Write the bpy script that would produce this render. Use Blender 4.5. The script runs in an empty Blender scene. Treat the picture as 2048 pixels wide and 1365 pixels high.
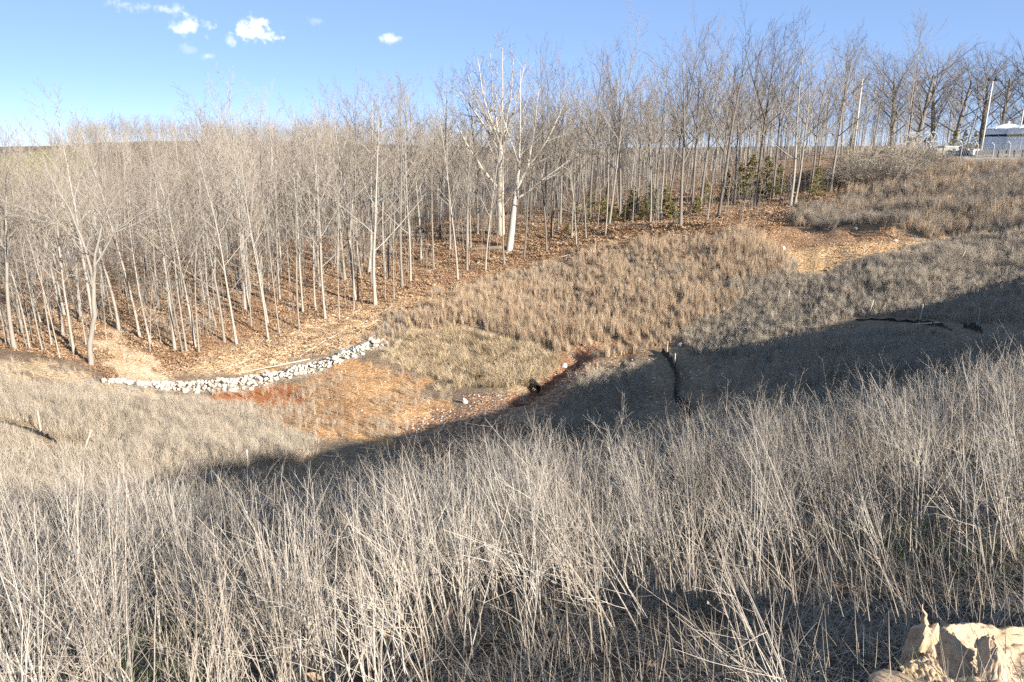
import bpy, math, random
import numpy as np
from mathutils import Vector, Matrix, Euler

random.seed(7); RNG = np.random.default_rng(7)
SC = bpy.context.scene
COL = SC.collection

# ------------------------------------------------------------------ camera
F = 1400.0; PIT = math.radians(15.3); EYE = 1.7        # focal length in pixels of the 2048 px wide photograph
CP, SP = math.cos(PIT), math.sin(PIT)
cam = bpy.data.cameras.new('camera'); cam.sensor_width = 36.0; cam.lens = 36.0 * F / 2048
cam.clip_start = 0.05; cam.clip_end = 4000
camo = bpy.data.objects.new('camera', cam); COL.objects.link(camo)
camo.location = (0, 0, EYE); camo.rotation_euler = (math.pi / 2 - PIT, 0, 0)
SC.camera = camo

# ------------------------------------------------------------------ sky, sun, exposure
SUN_EL, SUN_AZ = math.radians(20.5), math.radians(135)     # azimuth clockwise from the viewing direction (+Y)
SUN_STRENGTH, SKY_STRENGTH, EXPOSURE = 5.0, 0.072, 1.42
world = bpy.data.worlds.new('World'); SC.world = world; world.use_nodes = True
def ray(px, py):
    a = px - 1024.0; b = 682.5 - py
    return a, F * CP + b * SP, b * CP - F * SP
def build_world():
    nt = world.node_tree; N = nt.nodes; L = nt.links; N.clear()
    out = N.new('ShaderNodeOutputWorld'); bg = N.new('ShaderNodeBackground'); bg.inputs[1].default_value = SKY_STRENGTH
    sky = N.new('ShaderNodeTexSky'); sky.sky_type = 'NISHITA'; sky.sun_disc = False
    sky.sun_elevation = SUN_EL; sky.sun_rotation = SUN_AZ
    sky.altitude = 200; sky.air_density = 0.5; sky.dust_density = 0.0; sky.ozone_density = 3.0
    tc = N.new('ShaderNodeTexCoord')
    def m(op, a, b=None):
        n = N.new('ShaderNodeMath'); n.operation = op
        for i, v in enumerate((a, b)):
            if v is None: continue
            if isinstance(v, (int, float)): n.inputs[i].default_value = v
            else: L.new(v, n.inputs[i])
        return n.outputs[0]
    def dot(v):
        n = N.new('ShaderNodeVectorMath'); n.operation = 'DOT_PRODUCT'; L.new(tc.outputs['Generated'], n.inputs[0])
        n.inputs[1].default_value = v; return n.outputs['Value']
    noi = N.new('ShaderNodeTexNoise'); noi.inputs['Scale'].default_value = 55; noi.inputs['Detail'].default_value = 7
    noi.inputs['Roughness'].default_value = 0.62; L.new(tc.outputs['Generated'], noi.inputs['Vector'])
    total = None
    # a few small fair weather clouds: centre pixel, half width, half height, density
    for (px, py, w, h, k) in ((512, 68, 50, 30, 1.0), (383, 52, 48, 26, .62), (460, 84, 22, 14, .42), (778, 78, 32, 11, .62), (330, 18, 38, 14, .42), (252, 8, 34, 16, .5), (634, 42, 26, 12, .16), (415, 113, 16, 8, .35), (372, 98, 18, 12, .18)):
        d = Vector(ray(px, py)).normalized()
        R = d.cross(Vector((0, 0, 1))).normalized(); U = R.cross(d)
        u = m('DIVIDE', dot(R), w / F * .93); v = m('DIVIDE', dot(U), h / F * .93)
        f = m('GREATER_THAN', dot(d), 0.0)
        r = m('SQRT', m('ADD', m('MULTIPLY', u, u), m('MULTIPLY', v, v)))
        q = m('ADD', m('SUBTRACT', 0.75, r), m('MULTIPLY', m('SUBTRACT', noi.outputs[0], 0.5), 3.4))
        mr = N.new('ShaderNodeMapRange'); mr.interpolation_type = 'SMOOTHSTEP'; L.new(q, mr.inputs[0])
        mr.inputs[1].default_value = -0.05; mr.inputs[2].default_value = 0.75; mr.inputs[3].default_value = 0; mr.inputs[4].default_value = k
        c = m('MULTIPLY', mr.outputs[0], f)
        total = c if total is None else m('MAXIMUM', total, c)
    mix = N.new('ShaderNodeMix'); mix.data_type = 'RGBA'
    wb = N.new('ShaderNodeMix'); wb.data_type = 'RGBA'; wb.blend_type = 'MULTIPLY'; wb.inputs['Factor'].default_value = 1; wb.inputs['B'].default_value = (1.0, .90, 1.05, 1); L.new(sky.outputs[0], wb.inputs['A'])
    ev = N.new('ShaderNodeMix'); ev.data_type = 'RGBA'; ev.inputs['Factor'].default_value = .5; ev.inputs['B'].default_value = (2.3, 3.6, 5.4, 1); L.new(wb.outputs['Result'], ev.inputs['A'])
    L.new(total, mix.inputs['Factor']); L.new(ev.outputs['Result'], mix.inputs['A']); mix.inputs['B'].default_value = CLOUD_COL
    L.new(mix.outputs['Result'], bg.inputs[0]); L.new(bg.outputs[0], out.inputs[0])
CLOUD_COL = (7.5, 7.6, 7.8, 1)
build_world()
sun = bpy.data.lights.new('sun', 'SUN'); sun.energy = SUN_STRENGTH; sun.angle = math.radians(0.53); sun.color = (1.0, 0.92, 0.81)
suno = bpy.data.objects.new('sun', sun); COL.objects.link(suno); suno.location = (40, -40, 60)
suno.rotation_euler = (math.pi / 2 - SUN_EL, 0, math.pi - SUN_AZ)
SC.view_settings.view_transform = 'Standard'; SC.view_settings.look = 'None'
SC.view_settings.gamma = 1.0; SC.view_settings.use_curve_mapping = False; SC.view_settings.exposure = EXPOSURE
SC.cycles.max_bounces = 3; SC.cycles.diffuse_bounces = 2; SC.cycles.glossy_bounces = 1; SC.cycles.use_denoising = False
SC.cycles.use_adaptive_sampling = True; SC.cycles.adaptive_threshold = 0.03

# ------------------------------------------------------------------ terrain height
def at(px, py, d):
    a, f, u = ray(px, py); h = math.hypot(a, f)
    return a / h * d, f / h * d, EYE + u / h * d
PIX = [  # photograph pixel and its horizontal distance in metres
(150,905,28),(80,865,31),(100,780,42),(0,760,42),(300,830,36),(0,850,30),(250,925,23),(450,900,27),(100,740,47),(20,680,57),
(330,775,45),(480,770,46),(600,745,48),(750,692,50),(220,765,45),(400,810,40),
(600,830,38),(800,870,34),(1000,850,34),(1070,782,39),(1000,735,43.5),(870,790,40),(880,730,46),(700,760,44),
(1000,655,49.5),(850,655,51),(1000,600,57),(1000,520,70),(1020,500,74),(1003,468,80),(740,610,60),(560,680,54),(640,690,52),(350,705,52),(260,700,54),(190,650,63),
(30,700,52),(180,728,50),(600,480,100),(400,540,85),(850,440,112),(850,560,67),
(1360,452,72),(1510,410,82),(1585,415,78),(1660,382,84),(1438,432,75),(1700,480,62),(1600,500,60),(1900,470,62),(2048,455,62),(1760,462,65),
(1900,385,80),(2048,392,76),(1830,328,100),(2048,330,97),(1750,420,76),(1960,330,98),
(1300,560,56),(1300,480,68),(1150,560,60),(1500,600,49),(1500,500,60),(1200,690,44),(1340,710,42),(1370,830,30),(1250,820,32),
(1700,700,34),(1850,655,39),(2000,600,44),(1900,560,49),(1700,580,48.5),(2048,520,54),(1550,760,30),(1450,790,30),(1900,700,32),(1150,735,42),(1100,810,36.5),
(30,308,430),(130,370,220),(180,301,330),(400,299,330),(700,302,330),(60,345,300),(90,298,430)]
WPT = [  # points no pixel shows: under the weeds, beside and behind the camera, the far country
(0,-4,.05),(-6,-4,.0),(6,-4,.1),(0,0,0),(0,1.2,-.05),(0,3,-.72),(0,5,-1.6),(0,7,-2.5),(0,10,-3.85),(-4,9.8,-4.45),(-2,6,-2.35),(0,14,-6.4),(0,18,-8.6),(0,24,-10.9),
(-1.6,2.5,-.62),(-3.2,5.1,-1.75),(-4.8,7.6,-3.0),(-7.4,11.9,-5.0),(-10.6,17,-7.0),
(-4,0,-.25),(-9,0,-1.2),(-20,0,-3.5),(-20,12,-6.2),(-40,10,-7),(-40,25,-8.5),(-60,0,-7),(-80,40,-10),
(1.7,2.5,-.4),(3.4,4.9,-1.0),(6.9,9.8,-2.7),(9.2,13.1,-4.4),(3.8,10.3,-3.6),(5.2,14.1,-6.0),(6.5,18,-7.2),
(4,1,.1),(8,3,0),(18,6,-.3),(14,14,-2.8),(16.3,12.7,-1.2),(12.4,9.7,-.8),(20.7,16.2,-1.0),(24.4,19.1,-.6),(28.9,22.6,-.65),(33.4,26.1,-.7),(38.7,30.2,-.35),(50,38,-.4),(64,48,-.8),(80,60,.2),(10,-10,.3),(30,0,.2),(38,40,-3.2),(50,55,-2.6),(60,0,1.2),(60,20,.4),(0,-40,.5),(-60,-60,-3),(60,-60,2),  # includes the unseen crest at right, raised to cast the valley shadow
(120,40,1.5),(110,100,.8),(57,96,1.1),(64,92,1.1),(70,104,1.2),(50,104,1.0),(78,84,1.1),(66,118,1.0),(40,130,-1),(0,140,-8),(0,200,-7),(-60,110,-13),(-90,160,-14),(-40,180,-11),(-130,120,-13),(-160,60,-11),(80,180,1),(60,250,1),(200,200,2),
(0,330,-1),(0,600,2),(-300,500,4),(300,500,4),(600,200,4),(-500,150,2),(-300,0,-2),(0,-300,2),(400,-200,3),(-300,-300,0),(0,900,4),(-900,600,5),(900,600,5),(-900,-200,2),(900,-300,5),(0,-900,3)]
CTRL = np.array([at(*p) for p in PIX] + WPT)
def warp(x, y):
    r = np.sqrt(x * x + y * y) + 1e-9; k = 18 * np.log1p(r / 18) / r
    return x * k, y * k
def kern(dx, dy):
    r2 = dx * dx + dy * dy + 0.25
    return r2 * np.log(r2) * 0.5
CX, CY = warp(CTRL[:, 0], CTRL[:, 1]); NC = len(CTRL)
_A = np.zeros((NC + 3, NC + 3)); _A[:NC, :NC] = kern(CX[:, None] - CX, CY[:, None] - CY) + np.eye(NC) * 0.25
_A[:NC, NC] = 1; _A[:NC, NC + 1] = CX; _A[:NC, NC + 2] = CY; _A[NC:, :NC] = _A[:NC, NC:].T
_W = np.linalg.solve(_A, np.r_[CTRL[:, 2], 0, 0, 0])
def Hbase(x, y):
    x = np.asarray(x, float); y = np.asarray(y, float); sh = x.shape
    u, v = warp(x.ravel(), y.ravel()); out = np.empty(u.size)
    for i in range(0, u.size, 20000):
        s = slice(i, i + 20000)
        out[s] = kern(u[s, None] - CX, v[s, None] - CY) @ _W[:NC] + _W[NC] + _W[NC + 1] * u[s] + _W[NC + 2] * v[s]
    return out.reshape(sh)
_perm = RNG.random(65536)
def vnoise(x, y, seed=0):
    x = np.asarray(x, float); y = np.asarray(y, float)
    xi = np.floor(x).astype(np.int64); yi = np.floor(y).astype(np.int64); fx = x - xi; fy = y - yi
    fx = fx * fx * (3 - 2 * fx); fy = fy * fy * (3 - 2 * fy)
    def h(a, b): return _perm[((a * 73856093) ^ (b * 19349663) ^ (seed * 83492791)) & 65535]
    return (h(xi, yi) * (1 - fx) + h(xi + 1, yi) * fx) * (1 - fy) + (h(xi, yi + 1) * (1 - fx) + h(xi + 1, yi + 1) * fx) * fy
def fbm(x, y, sc, oct=4, seed=0):
    s = 0; a = 1; t = 0
    for o in range(oct):
        s = s + a * vnoise(np.asarray(x) / sc * 2 ** o + 17.3 * o, np.asarray(y) / sc * 2 ** o - 9.1 * o, seed + o); t += a; a *= .52
    return s / t * 2 - 1
def hit0(px, py, dmin=0.5, dmax=700, fn=None):
    a, f, u = ray(px, py); h = math.hypot(a, f)
    d = np.geomspace(dmin, dmax, 2500); z = EYE + u / h * d
    g = (fn or Hbase)(a / h * d, f / h * d); b = z < g
    k = int(np.argmax(b)) if b.any() else len(d) - 1
    return np.array((a / h * d[k], f / h * d[k], g[k]))
def polyline_dist(x, y, pts):
    best = np.full(np.shape(x), 1e9); 
    for (a, b) in zip(pts[:-1], pts[1:]):
        dx, dy = b[0] - a[0], b[1] - a[1]; t = np.clip(((x - a[0]) * dx + (y - a[1]) * dy) / (dx * dx + dy * dy), 0, 1)
        best = np.minimum(best, np.hypot(x - a[0] - t * dx, y - a[1] - t * dy))
    return best
GULLY = [hit0(*p, dmin=20) for p in ((1040, 800), (1075, 780), (1110, 752), (1150, 722), (1180, 700), (1230, 688))]
GULLY2 = [hit0(*p, dmin=20) for p in ((1205, 745), (1235, 728), (1252, 712))]
RIPRAP = [hit0(*p, dmin=20) for p in ((205,766),(260,771),(330,776),(400,778),(470,774),(540,758),(600,745),(660,727),(720,702),(758,688))]
SILT = [[hit0(*p, dmin=17) for p in q] for q in (((-40,842),(5,848),(30,853),(75,870),(86,873),(110,885),(150,905),(168,916)), ((1322,706),(1336,722),(1347,742),(1350,765),(1347,792),(1352,806),(1366,822),(1374,838)), ((1712,641),(1760,641),(1815,645),(1850,649),(1885,656),(1902,663)), ((1925,656),(1950,661),(1958,666),(1968,676)))]
LEDGE = [hit0(*p, dmin=20) for p in ((1230, 468), (1300, 462), (1360, 458), (1440, 460), (1500, 465), (1580, 468))]
SPOIL = [hit0(*p, dmin=20) for p in ((1690, 466), (1740, 462), (1790, 468))]
BANK = [hit0(*p, dmin=20) for p in ((1560, 455), (1650, 462), (1690, 460))]
def H(x, y):
    x = np.asarray(x, float); y = np.asarray(y, float)
    z = Hbase(x, y); d = np.hypot(x, y)
    z = z + fbm(x, y, 2.2, 4, 3) * np.clip(d / 90, .02, .22) + fbm(x, y, 9, 3, 11) * np.clip((d - 16) / 60, 0, .35) + fbm(x, y, 0.5, 2, 21) * np.clip(.02 + d / 1200, 0, .06)
    z = z - .75 * np.exp(-(polyline_dist(x, y, GULLY) / .7) ** 2) - .45 * np.exp(-(polyline_dist(x, y, GULLY2) / .55) ** 2)
    z = z + .55 * np.exp(-(polyline_dist(x, y, LEDGE) / 1.1) ** 2) * (1 + .5 * fbm(x, y, 1.2, 3, 5))
    z = z + .7 * np.exp(-(polyline_dist(x, y, SPOIL) / 1.7) ** 2) * (1 + .5 * fbm(x, y, 1.0, 3, 6))
    return z
def hit(px, py, dmin=17): return hit0(px, py, dmin, 700, H)
def proj(x, y, z):
    dz = z - EYE; dep = np.maximum(y * CP - dz * SP, 1e-3); up = y * SP + dz * CP
    return 1024 + F * x / dep, 682.5 - F * up / dep
def H1(x, y): return float(H(np.array([x]), np.array([y]))[0])

# ------------------------------------------------------------------ ground zones, outlined on the photograph
ZONES = {
 'woods': [(-900,690),(0,692),(150,722),(180,745),(330,748),(380,735),(540,700),(640,650),(760,603),(920,563),(1000,532),(1160,500),(1260,470),(1500,462),(1560,445),(1640,402),(1720,382),(1800,362),(1830,332),(1830,150),(-900,150)],
 'mix': [(330,752),(480,750),(640,708),(740,684),(745,664),(810,622),(940,585),(1015,550),(1250,498),(1250,462),(1160,478),(1000,502),(920,532),(760,575),(640,622),(540,668),(420,708),(340,730)],
 'path': [(178,648),(215,648),(300,688),(345,752),(230,757),(195,705)],
 'track': [(-900,700),(0,722),(90,735),(210,752),(345,752),(360,785),(210,782),(90,758),(0,748),(-900,730)],
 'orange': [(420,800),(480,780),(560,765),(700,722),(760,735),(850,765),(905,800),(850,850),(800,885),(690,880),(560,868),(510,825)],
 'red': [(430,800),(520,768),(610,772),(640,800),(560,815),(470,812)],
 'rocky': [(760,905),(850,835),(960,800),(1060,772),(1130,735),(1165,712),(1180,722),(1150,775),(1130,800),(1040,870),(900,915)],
 'tuft': [(755,700),(830,662),(1000,676),(1110,698),(1120,715),(1085,765),(1000,778),(900,775),(850,762),(800,735)],
 'sedge': [(738,662),(800,622),(1010,545),(1260,486),(1480,468),(1570,488),(1590,530),(1450,610),(1345,695),(1200,706),(1080,692),(980,664),(860,652),(770,690)],
 'dirt': [(1225,478),(1240,460),(1360,448),(1500,456),(1570,462),(1690,466),(1730,452),(1800,458),(1830,474),(1960,462),(1985,476),(1850,494),(1720,524),(1620,545),(1560,510),(1500,472),(1360,470),(1280,482)],
 'upper': [(1560,452),(1640,402),(1720,382),(1830,330),(2900,330),(2900,440),(2048,455),(1960,464),(1830,470),(1730,452),(1690,462)],
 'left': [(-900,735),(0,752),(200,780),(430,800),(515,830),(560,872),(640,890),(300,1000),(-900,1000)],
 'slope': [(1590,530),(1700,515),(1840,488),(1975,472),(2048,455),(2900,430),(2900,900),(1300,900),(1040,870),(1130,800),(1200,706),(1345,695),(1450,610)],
}
def inside(px, py, poly):
    c = np.zeros(np.shape(px), bool); n = len(poly)
    for i in range(n):
        x1, y1 = poly[i]; x2, y2 = poly[i - 1]
        cond = ((y1 > py) != (y2 > py))
        xi = (x2 - x1) * (py - y1) / ((y2 - y1) if y2 != y1 else 1e-9) + x1
        c ^= cond & (px < xi)
    return c
def zone_masks(x, y, z, jit=42):
    px, py = proj(x, y, z); d = np.hypot(x, y)
    px = px + fbm(x, y, 2.5, 3, 40) * jit * 1.4; py = py + fbm(x, y, 2.5, 3, 50) * jit * .6
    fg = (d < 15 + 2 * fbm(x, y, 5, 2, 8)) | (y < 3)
    m = {k: inside(px, py, p) & ~fg for k, p in ZONES.items()}
    m['far'] = (d > 190)
    m['fg'] = fg
    return m

# ------------------------------------------------------------------ helpers
def tag(o, label=None, cat=None, group=None, kind=None):
    if label: o['label'] = label
    if cat: o['category'] = cat
    if group: o['group'] = group
    if kind: o['kind'] = kind
    return o
def mesh_of(name, V, Fc, mat, smooth=False):
    me = bpy.data.meshes.new(name); me.from_pydata([tuple(v) for v in V], [], Fc)
    if smooth: me.polygons.foreach_set('use_smooth', [True] * len(me.polygons))
    for mm in (mat if isinstance(mat, (list, tuple)) else [mat]): me.materials.append(mm)
    return me
def link(name, data, parent=None, loc=(0, 0, 0), rot=(0, 0, 0), scale=1.0):
    o = bpy.data.objects.new(name, data); COL.objects.link(o)
    o.location = loc; o.rotation_euler = rot; o.scale = (scale,) * 3 if isinstance(scale, (int, float)) else scale
    if parent: o.parent = parent
    return o
class MB:
    def __init__(s): s.V = []; s.F = []
    def tube(s, pts, rad, sides, cap=False):
        n0 = len(s.V); n = len(pts)
        for i in range(n):
            p = pts[i]; t = (pts[min(i + 1, n - 1)] - pts[max(i - 1, 0)]); 
            L = math.sqrt(t[0] ** 2 + t[1] ** 2 + t[2] ** 2) or 1e-9; tx, ty, tz = t[0] / L, t[1] / L, t[2] / L
            if abs(tx) < .8: a = (0, tz, -ty)
            else: a = (-tz, 0, tx)
            l = math.sqrt(a[0] ** 2 + a[1] ** 2 + a[2] ** 2) or 1e-9; a = (a[0] / l, a[1] / l, a[2] / l)
            b = (ty * a[2] - tz * a[1], tz * a[0] - tx * a[2], tx * a[1] - ty * a[0]); r = rad[i]
            for k in range(sides):
                c, q = math.cos(6.28318 * k / sides) * r, math.sin(6.28318 * k / sides) * r
                s.V.append((p[0] + a[0] * c + b[0] * q, p[1] + a[1] * c + b[1] * q, p[2] + a[2] * c + b[2] * q))
        for i in range(n - 1):
            for k in range(sides):
                k2 = (k + 1) % sides; u = n0 + i * sides; v = u + sides
                s.F.append((u + k, u + k2, v + k2, v + k))
        if cap:
            s.F.append(tuple(range(n0 + sides - 1, n0 - 1, -1))); s.F.append(tuple(range(n0 + (n - 1) * sides, n0 + n * sides)))
    def box(s, c, h, M=None):
        n0 = len(s.V); M = M or Matrix.Identity(3)
        for dx in (-1, 1):
            for dy in (-1, 1):
                for dz in (-1, 1): s.V.append(tuple(Vector(c) + M @ Vector((dx * h[0], dy * h[1], dz * h[2]))))
        for f in ((0, 1, 3, 2), (4, 6, 7, 5), (0, 4, 5, 1), (2, 3, 7, 6), (0, 2, 6, 4), (1, 5, 7, 3)): s.F.append(tuple(n0 + i for i in f))
    def me(s, name, mat, smooth=False): return mesh_of(name, s.V, s.F, mat, smooth)

# ------------------------------------------------------------------ materials
def new_mat(name):
    m = bpy.data.materials.new(name); m.use_nodes = True; nt = m.node_tree
    b = nt.nodes['Principled BSDF']; b.inputs['Roughness'].default_value = .9; b.inputs['Specular IOR Level'].default_value = .15
    return m, nt, b
def ramp(nt, fac, cols):
    r = nt.nodes.new('ShaderNodeValToRGB'); e = r.color_ramp.elements
    while len(e) < len(cols): e.new(.5)
    for i, c in enumerate(cols): e[i].position = i / (len(cols) - 1) if len(c) == 3 else c[3]; e[i].color = (*c[:3], 1)
    nt.links.new(fac, r.inputs[0]); return r.outputs[0]
def noise(nt, scale, detail=4, rough=.6, coord='Object', stretch=None):
    n = nt.nodes.new('ShaderNodeTexNoise'); n.inputs['Scale'].default_value = scale; n.inputs['Detail'].default_value = detail; n.inputs['Roughness'].default_value = rough
    tc = nt.nodes.new('ShaderNodeTexCoord'); src = tc.outputs[coord]
    if stretch:
        mp = nt.nodes.new('ShaderNodeMapping'); mp.inputs['Scale'].default_value = stretch; nt.links.new(src, mp.inputs[0]); src = mp.outputs[0]
    nt.links.new(src, n.inputs['Vector']); return n.outputs[0]
def math_n(nt, op, a, b):
    n = nt.nodes.new('ShaderNodeMath'); n.operation = op
    for i, v in enumerate((a, b)):
        if isinstance(v, (int, float)): n.inputs[i].default_value = v
        else: nt.links.new(v, n.inputs[i])
    return n.outputs[0]
def mixc(nt, fac, a, b, mode='MIX'):
    n = nt.nodes.new('ShaderNodeMix'); n.data_type = 'RGBA'; n.blend_type = mode
    for s, v in (('Factor', fac), ('A', a), ('B', b)):
        if isinstance(v, (int, float)): n.inputs[s].default_value = v
        elif isinstance(v, tuple): n.inputs[s].default_value = (*v[:3], 1)
        else: nt.links.new(v, n.inputs[s])
    return n.outputs['Result']
def bump(nt, b, h, strength=.4, dist=.02):
    n = nt.nodes.new('ShaderNodeBump'); n.inputs['Strength'].default_value = strength; n.inputs['Distance'].default_value = dist
    nt.links.new(h, n.inputs['Height']); nt.links.new(n.outputs[0], b.inputs['Normal'])
def plant_mat(name, cols, nscale=3, mixn=.35, stretch=None, bmp=0):
    """colour varies from one plant to the next (Object Info random) and along the plant (noise)"""
    m, nt, b = new_mat(name); oi = nt.nodes.new('ShaderNodeObjectInfo')
    n = noise(nt, nscale, 4, .65, 'Object', stretch)
    f = math_n(nt, 'ADD', math_n(nt, 'MULTIPLY', oi.outputs['Random'], 1 - mixn), math_n(nt, 'MULTIPLY', n, mixn))
    nt.links.new(ramp(nt, f, cols), b.inputs['Base Color'])
    if bmp: bump(nt, b, n, bmp, .03)
    return m
M = {}
M['bark'] = plant_mat('bark_grey', [(.09,.08,.068),(.23,.21,.18),(.315,.29,.252),(.40,.372,.328)], 2.2, .5, (1, 1, .25), .6)
M['bark_dark'] = plant_mat('bark_brown', [(.09,.08,.068),(.175,.155,.132),(.25,.228,.195)], 2.2, .5, (1, 1, .25), .6)
M['bark_white'] = plant_mat('bark_white', [(.20,.18,.15),(.36,.335,.29),(.46,.435,.39),(.50,.48,.44)], .9, .9, (1, 1, .5), .4)
M['twig'] = plant_mat('twig', [(.17,.142,.115),(.25,.215,.175),(.32,.28,.23)], .4, .4)
M['twig_dark'] = plant_mat('twig_dark', [(.11,.092,.072),(.17,.143,.112),(.225,.19,.15)], .4, .4)
M['weed'] = plant_mat('weed_stalk', [(.20,.155,.112),(.315,.272,.222),(.40,.36,.305),(.48,.445,.39)], 2.0, .35)
M['fieldweed'] = plant_mat('field_weed', [(.23,.185,.14),(.33,.28,.22),(.40,.345,.275),(.43,.365,.27)], 1.5, .3)
M['sedge'] = plant_mat('sedge_blade', [(.235,.158,.10),(.37,.265,.175),(.475,.36,.245),(.60,.49,.355)], 1.5, .3)
M['tuft'] = plant_mat('tuft_blade', [(.24,.175,.105),(.37,.28,.175),(.48,.38,.25),(.56,.46,.33)], 2, .3)
M['straw'] = plant_mat('straw', [(.16,.13,.10),(.25,.21,.165),(.34,.295,.24),(.42,.37,.31)], 3, .4)
M['green'] = plant_mat('green_blade', [(.06,.10,.025),(.10,.15,.04),(.14,.18,.06)], 3, .3)
M['leaf'] = plant_mat('dead_leaf', [(.15,.09,.055),(.27,.17,.10),(.39,.265,.165),(.48,.36,.24)], 3, .4)
M['stone'] = plant_mat('pale_limestone', [(.30,.24,.165),(.46,.41,.335),(.57,.535,.47),(.64,.61,.56)], 4, .45, None, .5)
M['clod'] = plant_mat('clay_clod', [(.24,.11,.05),(.36,.19,.09),(.44,.28,.16),(.46,.36,.26)], 5, .4, None, .5)
M['cedar'] = plant_mat('cedar_needles', [(.08,.078,.03),(.14,.132,.046),(.21,.18,.068),(.28,.22,.09)], 2, .5)
M['wood'] = plant_mat('stake_wood', [(.34,.28,.20),(.47,.41,.32),(.56,.51,.43)], 6, .5, (1, 1, .1), .3)
M['log'] = plant_mat('rotten_log', [(.09,.07,.055),(.20,.16,.12),(.34,.29,.22)], 3, .6, None, .6)
def simple(name, col, rough=.7, metal=0, var=.15, scale=4, spec=.3):
    m, nt, b = new_mat(name); n = noise(nt, scale, 5, .65)
    c2 = tuple(max(0, c * (1 - var * 2)) for c in col)
    nt.links.new(mixc(nt, n, c2, tuple(min(1, c * (1 + var)) for c in col)), b.inputs['Base Color'])
    b.inputs['Roughness'].default_value = rough; b.inputs['Metallic'].default_value = metal; b.inputs['Specular IOR Level'].default_value = spec
    return m
M['fabric'] = simple('black_fabric', (.018,.018,.022), .8, 0, .3, 8)
M['galv'] = simple('galvanised_steel', (.36,.37,.38), .7, 0, .15, 6)
M['tank'] = simple('tank_white', (.80,.82,.84), .45, 0, .05, 1.5)
M['navy'] = simple('navy_band', (.015,.02,.06), .5)
M['gold'] = simple('gold_band', (.38,.29,.06), .5)
M['concrete'] = simple('concrete', (.26,.245,.215), .9, 0, .2, 3)
M['polewood'] = simple('pole_pale', (.52,.48,.42), .8, 0, .15, 3)
M['machine_white'] = simple('machine_white', (.7,.7,.68), .5)
M['machine_dark'] = simple('machine_dark', (.06,.065,.07), .6)
M['machine_orange'] = simple('machine_orange', (.33,.19,.10), .6)
M['blackpipe'] = simple('black_pipe', (.012,.012,.013), .5)

def ground_mat():
    m, nt, b = new_mat('ground'); L = nt.links
    at_ = nt.nodes.new('ShaderNodeAttribute'); at_.attribute_name = 'soil'; rk = nt.nodes.new('ShaderNodeAttribute'); rk.attribute_name = 'rough'
    tc = nt.nodes.new('ShaderNodeTexCoord')
    def vor(sc):
        v = nt.nodes.new('ShaderNodeTexVoronoi'); v.inputs['Scale'].default_value = sc; L.new(tc.outputs['Object'], v.inputs['Vector']); return v
    n1 = noise(nt, 6.0, 8, .72); n2 = noise(nt, .35, 6, .6); v = vor(5.5); v2 = vor(14)
    sp = nt.nodes.new('ShaderNodeSeparateColor'); L.new(v.outputs['Color'], sp.inputs[0])
    sp2 = nt.nodes.new('ShaderNodeSeparateColor'); L.new(v2.outputs['Color'], sp2.inputs[0])
    c = mixc(nt, 1.0, at_.outputs['Color'], ramp(nt, n1, [(.45,.43,.42,.25),(1,1,1,.5),(1.45,1.42,1.36,.75)]), 'MULTIPLY')
    c = mixc(nt, 1.0, c, ramp(nt, n2, [(.78,.72,.68,.3),(1.12,1.12,1.12,.7)]), 'MULTIPLY')
    cell = ramp(nt, sp.outputs[0], [(.42,.36,.32),(.8,.74,.70),(1.1,1.08,1.0),(1.7,1.65,1.55)])
    c = mixc(nt, math_n(nt, 'MULTIPLY', rk.outputs['Fac'], .85), c, mixc(nt, 1.0, c, cell, 'MULTIPLY'))
    cell2 = ramp(nt, sp2.outputs[1], [(.55,.5,.47),(1,1,1),(1.5,1.5,1.45)])
    c = mixc(nt, math_n(nt, 'MULTIPLY', rk.outputs['Fac'], .7), c, mixc(nt, 1.0, c, cell2, 'MULTIPLY'))
    L.new(c, b.inputs['Base Color'])
    hh = math_n(nt, 'ADD', n1, math_n(nt, 'MULTIPLY', math_n(nt, 'SUBTRACT', 1.0, v.outputs['Distance']), rk.outputs['Fac']))
    bump(nt, b, hh, .9, .12)
    return m

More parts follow.
